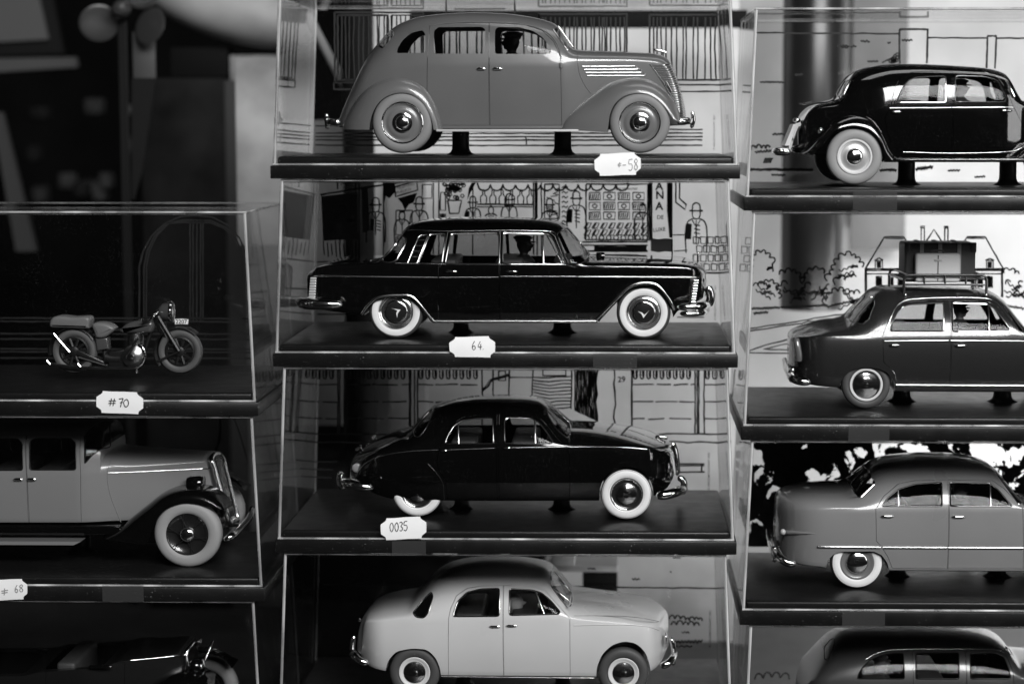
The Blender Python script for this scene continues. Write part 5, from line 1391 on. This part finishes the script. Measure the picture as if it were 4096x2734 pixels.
c = C3   # yard wall with railings
for a0, a1 in ((195, 372), (413, 726), (768, 1085), (1828, 2138), (2185, 2300)):
    n = int((a1 - a0) / 33)
    for i in range(n):
        x = a0 + 16 + i * (a1 - a0 - 14) / n; c.curve([(x - 8, 44), (x - 9, 70), (x - 7, 86), (x, 91), (x + 7, 86), (x + 9, 70), (x + 8, 44)], 5, .3); c.line([(x + 3, 48), (x + 3, 82)], 4.2)
    for y in (120, 205, 288):
        x = a0
        while x < a1 - 10:
            L = random.uniform(50, 130); c.line([(x, y + random.uniform(-2, 2)), (min(x + L, a1), y + random.uniform(-2, 2))], 4.4, 1.8); x += L + random.uniform(8, 22)
    c.line([(a0, 44), (a0 - 2, 200), (a0, 360)], 5); c.line([(a1, 44), (a1 + 2, 200), (a1, 365)], 5)
for x in (188, 382, 405, 733, 752, 2150, 2158): c.line([(x, 44), (x, 365)], 4.6)
c.line([(105, 360), (300, 364), (600, 366), (760, 364)], 4.6, 2); c.line([(105, 402), (300, 404), (580, 405)], 4.6, 2); c.line([(1880, 362), (2100, 366), (2310, 364)], 5, 4); c.line([(2010, 404), (2320, 402)], 5, 4)
c.curve([(1088, 150), (1115, 130), (1135, 100), (1180, 88), (1225, 72)], 6); c.curve([(1092, 142), (1110, 120), (1130, 94), (1180, 80), (1222, 66)], 4); rect(c, 1168, 52, 1202, 100, 5); c.line([(1140, 44), (1140, 180)], 4.6); c.line([(1220, 44), (1218, 180)], 5); c.line([(1225, 85), (1335, 85)], 4)
for i in range(10): c.line([(1338 + random.uniform(-3, 5), 84 + i * 15), (1420, 88 + i * 15 + i * 2), (1525, 80 + i * 17)], 4.2, 3)
c.line([(1338, 44), (1334, 190)], 5, 3); c.line([(1530, 44), (1526, 240)], 5, 2); rect(c, 1388, 44, 1500, 76, 5)
for i in range(13): c.line([(1545 + i * 8.4, 44), (1545 + i * 8.4, 250 + i * 4)], 5.2, 1.2)
c.line([(1542, 300), (1600, 305), (1650, 318)], 5, 1); c.line([(1740, 44), (1738, 120), (1740, 220), (1736, 320)], 5.5, 6); c.line([(1652, 44), (1650, 200), (1654, 310)], 6, 5)
c.text('29', 1757, 108, 27, .05, .03); c.line([(1825, 44), (1826, 360)], 5)
c.line([(2060, 512), (2186, 512)], 5); c.line([(2060, 521), (2186, 521)], 4); c.line([(2060, 552), (2186, 552)], 5); c.line([(2172, 512), (2172, 552)], 5)
c.line([(110, 505), (370, 500)], 4); c.line([(110, 540), (350, 540)], 4); c.line([(110, 575), (340, 578)], 4)
c.text(NOTE + '20', 2212, 640, 10, math.pi / 2, .01); c.print_art()

c = C4   # open country
c.line([(300, 228), (870, 234), (1530, 240), (1900, 245), (2290, 249)], 4.4)
for a, b in ((1840, 202), (2040, 96), (420, 195), (2085, 465), (1620, 150)): squig(c, a - 12, b, a + 26, b + 2, 5, 5, 3.6)
c.line([(2015, 165), (2024, 170)], 4); cloud(c, [(2010, 400), (2060, 398), (2110, 408), (2160, 402), (2175, 412)], 22, 5); cloud(c, [(2020, 430), (2080, 428), (2140, 432), (2172, 434)], 26, 5)
squig(c, 2040, 512, 2175, 510, 16, 8, 5); squig(c, 2045, 535, 2125, 536, 6, 4, 5); c.text(NOTE + '21', 2218, 540, 10, math.pi / 2, .01); c.print_art()

c = R1   # lane with gate posts
c.line([(225, 240), (600, 243), (1000, 245), (1272, 247)], 5.5); c.curve([(1275, 462), (1272, 340), (1274, 222), (1285, 215), (1380, 214), (1470, 216), (1478, 226), (1476, 340), (1472, 462)], 6.5, .6); c.line([(1482, 276), (1700, 277), (1915, 278)], 5.5); c.curve([(1908, 500), (1912, 380), (1915, 272), (1925, 264), (1968, 264), (1978, 274), (1974, 400), (1968, 500)], 6, .6); c.line([(1980, 280), (2180, 281), (2400, 282)], 5.5)
for a, b, n in ((820, 335, 8), (990, 300, 6), (850, 346, 4), (915, 340, 4), (1185, 313, 2), (1290, 294, 7), (1040, 448, 7), (510, 546, 5), (255, 600, 16), (345, 980, 8), (340, 1275, 9), (1625, 1243, 8), (1820, 1290, 7)): squig(c, a, b, a + n * 11, b + random.uniform(-3, 3), n, 6, 5)
squig(c, 180, 1236, 640, 1238, 60, 10, 5); squig(c, 1130, 1240, 1250, 1240, 14, 10, 5); squig(c, 1390, 1236, 1515, 1215, 14, 13, 5); cloud(c, [(190, 1095), (240, 1075), (290, 1085), (345, 1070)], 34, 6.5); squig(c, 220, 1108, 350, 1100, 12, 8, 5.5)
for i in range(5): c.curve([(282 + i * 12, 1190), (290 + i * 12, 1165), (302 + i * 12, 1152)], 5, .3)
for k, (a, b) in enumerate(((1258, 400), (1256, 420), (1250, 440), (1236, 445), (1222, 452), (1238, 428), (1225, 436), (1208, 446))): c.curve([(a - 9, b - 9), (a + 9, b - 9), (a + 9, b + 9), (a - 9, b + 9)], 4.2, .4, True)
c.curve([(1145, 460), (1180, 440), (1215, 425), (1240, 395)], 5); c.print_art()

c = R2   # country house among trees
for pts in ([(175, 490), (180, 400), (210, 362), (250, 365), (285, 400), (295, 440), (250, 460), (330, 490)], [(175, 570), (230, 570), (260, 545), (300, 550), (330, 600), (335, 650)], [(340, 500), (400, 480), (440, 485), (470, 520), (495, 560)], [(490, 560), (520, 490), (570, 465), (610, 485), (640, 520)],
            [(640, 540), (680, 470), (700, 420), (745, 380), (800, 380), (840, 420), (860, 455)], [(480, 650), (500, 580), (560, 560)], [(630, 690), (660, 620), (740, 600), (800, 620), (850, 615)], [(1750, 490), (1790, 470), (1830, 500), (1860, 480)], [(1830, 640), (1850, 560), (1875, 540)], [(1760, 560), (1800, 540)], [(690, 560), (720, 520), (760, 540)], [(330, 600), (360, 560), (420, 560)]): cloud(c, pts, 33, 5.0)
for a0, b0, a1, b1, n in ((165, 712, 345, 705, 22), (350, 705, 640, 690, 34), (640, 700, 850, 650, 24), (180, 740, 270, 735, 12), (1740, 690, 1875, 710, 16)): squig(c, a0, b0, a1, b1, n, 8, 4.6)
c.line([(155, 838), (400, 800), (600, 765), (780, 742)], 4.4, 2.5); c.line([(155, 852), (400, 815), (600, 782), (760, 760)], 4.4, 2.5); c.line([(390, 905), (250, 940), (150, 975), (150, 988), (395, 990)], 4.4, 2); c.line([(395, 930), (240, 965), (395, 970)], 4, 2)
c.line([(880, 462), (1000, 262), (1122, 262), (1245, 462)], 5, .8); c.line([(1002, 272), (1120, 272)], 4); c.line([(1390, 462), (1520, 262), (1632, 262), (1745, 462)], 5, .8); c.line([(1522, 272), (1630, 272)], 4); c.line([(1180, 300), (1430, 300)], 5)
c.line([(876, 463), (1745, 463)], 5); c.line([(878, 473), (1745, 473)], 4); c.line([(880, 494), (1742, 494)], 4.4)
for x in (880, 887, 1735, 1742): c.line([(x, 463), (x, 640)], 4.4)
for x in (965, 1660): rect(c, x - 22, 410, x + 22, 460, 4.4); c.line([(x - 28, 410), (x, 394), (x + 28, 410)], 4.4); rect(c, x - 16, 510, x + 16, 580, 4.6); c.fill([(x - 14, 416), (x + 14, 416), (x + 14, 456), (x - 14, 456)]); c.fill([(x - 13, 513), (x + 13, 513), (x + 13, 577), (x - 13, 577)])
for x in (1240, 1388): rect(c, x - 10, 205, x + 10, 300, 4.4); rect(c, x - 13, 196, x + 13, 206, 4)
for k in range(5):
    for (cx_, cy_) in ((225, 600), (420, 620), (570, 600), (745, 470), (760, 660), (1800, 600)):
        squig(c, cx_ + random.uniform(-70, 50), cy_ + random.uniform(-60, 60), cx_ + random.uniform(60, 90), cy_ + random.uniform(-50, 60), 7, 9, 4.2)
for x in (1040, 1100, 1560, 1600): rect(c, x - 14, 510, x + 14, 580, 4); c.fill([(x - 11, 514), (x + 11, 514), (x + 11, 576), (x - 11, 576)])
c.line([(1255, 300), (1310, 215), (1365, 300)], 4.6, .8); c.line([(885, 600), (1040, 605)], 4)
c.print_art()

c = R4
cloud(c, [(180, 1540), (300, 1525), (430, 1550)], 40, 5); c.print_art()

c = L1   # arched carriage door
def archline(o, w):
    pts = [(920 + o, 905), (920 + o, 520), (945 + o * .9, 420), (1000 + o * .7, 320), (1090 + o * .5, 235), (1190 + o * .2, 192 + o * .8), (1290, 184 + o), (1400 - o * .2, 195 + o * .8), (1500 - o * .5, 245 + o * .5), (1580 - o * .7, 330), (1625 - o * .9, 430), (1645 - o, 520), (1650 - o, 880)]
    c.line(pts, w, .8)
archline(0, 5); archline(30, 4); archline(46, 4)
for x in (1255, 1275, 1300, 1325, 1340): c.line([(x, 215), (x, 880)], 4.4)
for y in (862, 884, 965, 1000, 1065, 1085, 1125): c.line([(0, y - 2), (600, y), (1200, y), (1670, y + 3)], 4.4)
c.print_art()
c = L2
c.curve([(1215, 60), (1218, 150), (1210, 230), (1190, 280)], 7); c.curve([(1290, 85), (1330, 200), (1370, 330)], 3); c.print_art()

# foliage print filling the back of the third right case
x0, x1 = R3.xl + 34, R3.xr - 34
build('printed_backdrop', *box(x0, x1, R3.back - 4, R3.back, R3.zp + 30, R3.zc - 22), FOLI, R3.th, smooth=False)

# ================================================================== L1 motorcycle
yb = L1.y0 + 470
def q9(a, b, dy=0): return PT(Z9, a, b, yb + dy)
mb = Thing('model_motorcycle', 'dark model motorcycle with number 2207 on its front plate', 'motorcycle', (q9(760, 1225).x, yb, L1.zp))
BK = mat('bike_enamel', .06, .25, coat=.9); BKB = mat('bike_black', .008, .35)
def bt(name, pts, r, m=BKB, parent=None, n=8): return build(name, *tube(pts, r, n), m, mb, parent=parent)
for a, b in ((490, 1080), (1187, 1081)):
    cc = q9(a, b, -22); R = (q9(a + 147, b, -22) - cc).length
    pr = [(.66, 0), (.72, .07), (.84, .1), (.94, .06), (1, -.06), (1, -.22), (.94, -.34), (.84, -.38), (.72, -.35), (.66, -.28)]
    t = build('wheel', *lathe([(r * R, d * R) for r, d in pr], cc, 56), mat('bike_tyre', .075, .6), mb)
    build('rim', *lathe([(r * R, d * R) for r, d in ((.68, .03), (.6, .05), (.55, 0), (.55, -.28), (.68, -.3))], cc, 48), BKB, mb, parent=t)
    build('hub', *lathe([(r * R, d * R) for r, d in ((.24, .0), (.22, .1), (.1, .14), (.001, .14))], cc, 32, closed=False), BKB, mb, parent=t)
    for k in range(10):
        an = 2 * math.pi * k / 10
        bt('spoke', [cc + Vector((R * .2 * math.cos(an), 0, R * .2 * math.sin(an))), cc + Vector((R * .6 * math.cos(an), 0, R * .6 * math.sin(an)))], 7, BKB, t, 6)
def mudguard(a, b, R, a0, a1, name):
    V, F = [], []; n = 22
    for i in range(n + 1):
        an = math.radians(a0 + (a1 - a0) * i / n)
        for dy, rr in ((-34, 1.0), (-30, 1.05), (-10, 1.09), (20, 1.09), (42, 1.05), (46, 1.0)):
            p = q9(a + R * rr * math.cos(an), b - R * rr * math.sin(an)); V.append(Vector((p.x, yb + dy, p.z)))
    for i in range(n):
        for j in range(5): F.append([i * 6 + j, (i + 1) * 6 + j, (i + 1) * 6 + j + 1, i * 6 + j + 1])
    build(name, V, F, BKB, mb)
mudguard(490, 1080, 154, 30, 190, 'mudguard'); mudguard(1187, 1081, 156, 45, 215, 'mudguard')
pv = [q9(a, b) for a, b in catmull([(346, 905, 0), (350, 872, 0), (372, 848, 0), (420, 842, 0), (500, 850, 0), (580, 846, 0), (606, 862, 0), (604, 905, 0), (590, 925, 0), (450, 920, 0), (360, 918, 0)], 3, True) for a, b in [(a.x, a.y) for a in [Vector((a, b, 0))]]] if False else [q9(p.x, p.y) for p in catmull([(346, 905, 0), (350, 872, 0), (372, 848, 0), (420, 842, 0), (500, 850, 0), (580, 846, 0), (606, 862, 0), (604, 905, 0), (590, 925, 0), (450, 920, 0), (360, 918, 0)], 3, True)]
build('pillion_seat', *rbox_poly([(p.x, p.z) for p in pv], yb - 48, yb + 48, 12), SEATM, mb)
pv = [q9(p.x, p.y) for p in catmull([(622, 905, 0), (650, 885, 0), (720, 892, 0), (770, 925, 0), (740, 960, 0), (700, 985, 0), (650, 985, 0), (636, 950, 0)], 3, True)]
build('saddle', *rbox_poly([(p.x, p.z) for p in pv], yb - 44, yb + 44, 14), SEATM, mb)
pv = [q9(p.x, p.y) for p in catmull([(800, 950, 0), (830, 905, 0), (880, 880, 0), (960, 870, 0), (1010, 872, 0), (1030, 900, 0), (1020, 940, 0), (990, 958, 0), (900, 960, 0)], 4, True)]
tank = build('fuel_tank', *rbox_poly([(p.x, p.z) for p in pv], yb - 44, yb + 44, 22, 6), BK, mb)
build('tank_cap', *lathe([(9, 0), (9, 6), (.1, 7)], q9(930, 874), 16, 'z', closed=False), CHROME, mb, parent=tank)
for k in range(7):
    p = q9(896, 1035 - k * 11); build('cylinder_fin', *lathe([(.1, -3), (33, -3), (35, 0), (33, 3), (.1, 3)], p, 24, 'z', closed=False), STEEL, mb)
bt('cylinder_barrel', [q9(896, 1050), q9(896, 960)], 20, STEEL, None, 16)
cc = q9(880, 1115, -40)
eng = build('crankcase', *lathe([(.1, 8), (22, 8), (30, 2), (48, -4), (46, -50), (.1, -50)], cc, 36, closed=False), STEEL, mb)
build('crankcase_cap', *lathe([(13, 10), (11, 18), (.1, 20)], q9(872, 1115, -44), 20, closed=False), CHROME, mb, parent=eng)
bt('gearbox', [q9(700, 1120), q9(740, 1130), q9(800, 1130)], 26, BKB, None, 14)
bt('exhaust_pipe', catmull([q9(915, 1035, -40), q9(945, 1060, -46), q9(955, 1110, -48), q9(935, 1165, -50), q9(880, 1190, -52), q9(760, 1192, -52), q9(540, 1190, -52), q9(340, 1165, -52)], 5), 7, CHROME, None, 10)
bt('fishtail', [q9(545, 1195, -52), q9(528, 1178, -52), q9(514, 1163, -52)], 4, CHROME); bt('fishtail', [q9(332, 1165, -52), q9(318, 1152, -52), q9(308, 1140, -52)], 4, CHROME)
bt('centre_stand', [q9(901, 1190), q9(901, 1222)], 7, STEEL)
bt('frame_tube', [q9(1020, 880), q9(980, 1000), q9(930, 1160), q9(700, 1175), q9(490, 1083)], 9); bt('frame_tube', [q9(640, 960), q9(690, 1060), q9(690, 1175)], 9); bt('frame_tube', [q9(1030, 890), q9(820, 940), q9(620, 940), q9(500, 1080)], 8)
bt('drive_chain', [q9(520, 1120, -30), q9(690, 1172, -30)], 6); bt('kick_start', [q9(830, 1120, -50), q9(905, 1005, -52), q9(912, 1000, -52)], 6)
bt('luggage_stay', [q9(354, 962, -50), q9(405, 1022, -50), q9(460, 1085, -50)], 4.5, CHROME)
for dy in (-38, 38):
    bt('fork_leg', [q9(1045, 850, dy), q9(1110, 960, dy), q9(1182, 1078, dy)], 9); bt('mudguard_stay', [q9(1040, 1150, dy), q9(1100, 1118, dy), q9(1184, 1081, dy)], 5)
bt('fork_spring', [q9(1055, 900, -20), q9(1100, 985, -20)], 12)
for dy, sx in ((-70, 0), (70, 20)):
    bt('handlebar', catmull([q9(1050, 808), q9(1042, 815, dy * .5), q9(1010 + sx, 850, dy), q9(955 + sx, 880, dy)], 5), 6, CHROME); bt('hand_grip', [q9(990 + sx, 862, dy), q9(940 + sx, 884, dy)], 8, BKB)
for nm, pts_, dy, m_ in (('tool_box', [(640, 990), (720, 985), (726, 1060), (650, 1075)], 30, BK), ('chain_guard', [(500, 1050), (700, 1140), (700, 1165), (500, 1100)], 34, BKB), ('engine_plate', [(720, 1080), (840, 1060), (940, 1150), (930, 1195), (720, 1185)], 22, BKB)):
    pv = [q9(a, b) for a, b in pts_]; build(nm, *rbox_poly([(v.x, v.z) for v in pv], yb - dy, yb + dy, 8), m_, mb)
pv = [q9(p.x, p.y) for p in catmull([(1020, 850, 0), (1060, 840, 0), (1085, 880, 0), (1100, 960, 0), (1075, 975, 0), (1045, 920, 0)], 3, True)]
build('fork_shroud', *rbox_poly([(v.x, v.z) for v in pv], yb - 30, yb + 30, 10), BKB, mb)
hp = q9(1105, 822)
hl = build('headlamp', *lathe([(.1, -44), (22, -38), (38, -16), (42, 12), (44, 16)], hp, 32, 'x', closed=False), BK, mb)
build('headlamp_rim', *lathe([(44, 12), (47, 18), (43, 24), (38, 22), (20, 27), (.1, 29)], hp, 32, 'x', closed=False), CHROME, mb, parent=hl)
pq = [q9(a, b) for a, b in ((1154, 868), (1200, 865), (1245, 870), (1241, 902), (1198, 900), (1157, 902))]
pl = build('number_plate', *prism([(p.x, p.z) for p in pq], yb - 3, yb + 3), PAPER, mb, smooth=False)
V, F = text_mesh('2207', .015)
k = (q9(1240, 898).x - q9(1158, 898).x) / max(v[0] for v in V) * .92
o9 = q9(1161, 897)
build('plate_number', [Vector((o9.x + v[0] * k, yb - 3.8, o9.z + v[1] * k * 1.02)) for v in V], F, INK, mb, parent=pl, smooth=False)

# ================================================================== out-of-focus shop behind the cases
def pz(u, v, y): x, z = P(u, v, y); return x, z
def slab(name, label, cat, u0, u1, v0, v1, y, t, m, group=None, r=6, kind=None):
    x0, z0 = P(u0, v1, y); x1, z1 = P(u1, v0, y)
    V, F = box(x0, x1, y, y + t, z0, z1, r)
    o = build(name, V, F, m)
    if kind: o['kind'] = kind
    else: o['label'] = label; o['category'] = cat
    if group: o['group'] = group
    return o
x0, z0 = P(-6000, 6500, 9000); x1, z1 = P(11000, -6000, 9000)
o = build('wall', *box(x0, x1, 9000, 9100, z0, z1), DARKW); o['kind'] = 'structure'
zt_ = min(C4.zb, R4.zb, L3.zb)
o = build('shelf', *box(-5200, 5200, -300, 8990, zt_ - 140, zt_ - 1), mat('shelf_wood', .06, .5, var=.2), smooth=False); o['kind'] = 'structure'
for cs in (C4, R4, L3):      # hidden plinths carry the three columns down to the shelf
    if cs.zb - zt_ > 2: build('plinth', *box(cs.xl + 20, cs.xr - 20, cs.y0 + 20, cs.y0 + DEPTH - 20, zt_ - 1, cs.zb), BASE, cs.th, smooth=False)
slab('display_board', 'tall pale board out of focus behind the middle column of cases', 'board', 1490, 2960, -300, 3300, 3000, 60, BOARDG)
slab('display_board', 'tall white board out of focus behind the right column of cases', 'board', 2700, 5200, -300, 3400, 3600, 60, BOARD)
def pole(name, label, cat, u0, u1, v0, v1, y, m):
    a, b = P(u0, v1, y), P(u1, v0, y); r = (b[0] - a[0]) / 2
    o = build(name, *lathe([(.1, 0), (r * .97, 0), (r, 6), (r, b[1] - a[1] - 6), (r * .97, b[1] - a[1]), (.1, b[1] - a[1])], ((a[0] + b[0]) / 2, y + r, a[1]), 32, 'z', closed=False), m)
    o['label'] = label; o['category'] = cat
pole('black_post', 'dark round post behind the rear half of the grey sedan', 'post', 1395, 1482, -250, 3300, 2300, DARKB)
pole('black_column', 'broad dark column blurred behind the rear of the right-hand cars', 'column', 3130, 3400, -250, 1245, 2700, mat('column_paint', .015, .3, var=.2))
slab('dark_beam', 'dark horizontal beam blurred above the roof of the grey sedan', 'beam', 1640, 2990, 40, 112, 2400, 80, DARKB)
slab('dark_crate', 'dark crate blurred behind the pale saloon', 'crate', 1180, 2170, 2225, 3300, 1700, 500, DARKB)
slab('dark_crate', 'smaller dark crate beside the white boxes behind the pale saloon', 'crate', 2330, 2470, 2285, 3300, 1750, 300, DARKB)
slab('white_box', 'small white box blurred above the hood of the pale saloon', 'box', 2205, 2300, 2215, 2262, 1650, 200, BOARD)
slab('white_box', 'long flat white box blurred behind the windscreen of the pale saloon', 'box', 2180, 2472, 2262, 2286, 1700, 250, BOARD)
slab('white_card', 'pale card behind the left edge of the topmost grey sedan case', 'card', 950, 1120, 230, 980, 2600, 40, mat('card_paper', .28, .8, var=.4, vscale=22))
slab('grey_card', 'grey card blurred just left of the dark round post', 'card', 1120, 1400, 480, 1700, 2700, 40, mat('grey_card_paper', .12, .8, var=.4, vscale=15))
x0_, z0_ = P(1230, 60, 2500); x1_, z1_ = P(1420, 420, 2500)
o = build('grey_strap', *tube([(x0_, 2500, z0_), ((x0_ + x1_) / 2, 2490, (z0_ + z1_) / 2), (x1_, 2500, z1_)], 24, 10), mat('strap_grey', .2, .7)); o['label'] = 'slanting grey strap blurred behind the tail of the grey sedan'; o['category'] = 'strap'

slab('grey_card', 'grey strip added to fade out the dark column behind the right-hand cars', 'card', 3400, 3640, -250, 1000, 3450, 30, mat('shading_grey', .2, .8, var=.5, vscale=10))  # added strip, its grey carries the column's dark fade to the right
slab('grey_card', 'grey strip added as dim shading behind the tail of the black limousine', 'card', 1560, 1700, 640, 2200, 2850, 30, mat('shading_grey', .2, .8, var=.5, vscale=10))  # added strip, its grey stands in for vertical shading on the board

# things standing above the motorcycle case, all out of focus
def q8(a, b, y): return PT(Z8, a, b, y)
YP = 2600
pr = Thing('toy_propeller', 'grey three-bladed propeller on a black mast above the motorcycle case', 'propeller', q8(890, 1380, YP))
PG = mat('propeller_metal', .035, .28, metal=0); hc = q8(850, 62, YP - 40)
build('hub', *lathe([(.1, 70), (30, 64), (44, 40), (46, 0), (40, -30), (.1, -30)], hc, 32, closed=False), PG, pr)
for (a, b, rx, rz, tilt) in ((690, 162, 104, 98, .35), (1045, 182, 98, 102, -.5), (985, -30, 90, 70, .3)):
    bc = q8(a, b, YP); V, F = ellipsoid((0, 0, 0), rx, 9, rz, 28, 14); rot = Matrix.Rotation(tilt, 3, 'Z') @ Matrix.Rotation(tilt * .6, 3, 'X')
    build('blade', [bc + rot @ v for v in V], F, PG, pr)
pp, qq = q8(866, 150, YP + 30), q8(920, 4200, YP + 30)
build('mast', *box(pp.x, qq.x, YP + 20, YP + 60, max(qq.z, zt_), pp.z, 4), TRIM, pr)
pv = [q8(a, b, YP + 50) for a, b in ((914, 548), (1076, 548), (1030, 900), (985, 1200), (930, 1390), (914, 1390))]
build('rudder', *prism([(p.x, p.z) for p in pv], YP + 62, YP + 80), TRIM, pr, smooth=False)
p, q = q8(918, 225, YP + 50), q8(1080, 546, YP + 50)
build('mast_plate', *box(p.x, q.x, YP + 62, YP + 84, q.z, p.z, 3), mat('plate_grey', .05, .6), pr)
YB = 3800
p = q8(1600, 60, YB); V, F = ellipsoid((0, 0, 0), 520, 220, 185, 40, 20); rot = Matrix.Rotation(.28, 3, 'Y')
o = build('model_hull', [p + rot @ v for v in V], F, mat('hull_paint', .32, .6, var=.4, vscale=12)); o['label'] = 'large pale rounded model hull hanging behind the propeller'; o['category'] = 'model'
def bslab(name, label, cat, a0, a1, b0, b1, y, t, m, down=None):
    u0, v0 = Z8(a0, b0); u1, v1 = Z8(a1, b1)
    return slab(name, label, cat, u0, u1, v0, down or v1, y, t, m)
bslab('cardboard_carton', 'tall dark carton with a pale top edge behind the propeller mast', 'carton', 1085, 1560, 545, 1400, YB - 60, 260, mat('carton_print', .008, .7, var=.7, vscale=30, spec=.1), 3300)
bslab('grey_screen', 'narrow grey panel edge beside the dark carton', 'panel', 1562, 1692, 560, 1400, YB - 40, 200, mat('panel_grey', .05, .8, spec=.1), 3300)
bslab('white_screen', 'white panel with a small framed socket left of the sedan case', 'panel', 1690, 1960, 385, 1400, YB, 60, mat('screen_paper', .17, .8, var=.85, vscale=34), 3300)
sk = bslab('wall_socket', 'small pale square socket on the white panel', 'socket', 1712, 1800, 590, 695, YB - 30, 28, RIMW)
bslab('black_camera_bag', 'small black bag on top of the dark carton', 'bag', 1190, 1590, 330, 540, YB + 20, 160, DARKB)
p0 = [q8(a, b, 4600) for a, b in ((-300, -250), (215, -250), (335, 275), (-300, 310))]
pf = Thing('tilted_picture', 'grey picture in a black frame leaning in the top left corner', 'picture', p0[3])
build('picture_sheet', *prism([(v.x, v.z) for v in p0], 4600, 4630), mat('picture_paper', .075, .7), pf, smooth=False)
p1 = [q8(a, b, 4632) for a, b in ((-380, -330), (300, -330), (445, 372), (-380, 400))]
build('picture_frame', *prism([(v.x, v.z) for v in p1], 4634, 4700), TRIM, pf, smooth=False)
p2 = [q8(a, b, 4500) for a, b in ((-300, 415), (525, 398), (535, 468), (-300, 520))]
o = build('picture_ledge', *prism([(v.x, v.z) for v in p2], 4500, 4560), mat('ledge_paint', .055, .7), smooth=False); o['label'] = 'pale ledge under the tilted picture'; o['category'] = 'ledge'
p3 = [q8(a, b, 4300) for a, b in ((-60, 780), (10, 780), (250, 1750), (110, 1750))]
o = build('easel_leg', *prism([(v.x, v.z) for v in p3], 4300, 4360), mat('easel_wood', .035, .6), smooth=False); o['label'] = 'slanting grey easel leg at the left picture edge'; o['category'] = 'easel'

rng = random.Random(3)
for i in range(11):
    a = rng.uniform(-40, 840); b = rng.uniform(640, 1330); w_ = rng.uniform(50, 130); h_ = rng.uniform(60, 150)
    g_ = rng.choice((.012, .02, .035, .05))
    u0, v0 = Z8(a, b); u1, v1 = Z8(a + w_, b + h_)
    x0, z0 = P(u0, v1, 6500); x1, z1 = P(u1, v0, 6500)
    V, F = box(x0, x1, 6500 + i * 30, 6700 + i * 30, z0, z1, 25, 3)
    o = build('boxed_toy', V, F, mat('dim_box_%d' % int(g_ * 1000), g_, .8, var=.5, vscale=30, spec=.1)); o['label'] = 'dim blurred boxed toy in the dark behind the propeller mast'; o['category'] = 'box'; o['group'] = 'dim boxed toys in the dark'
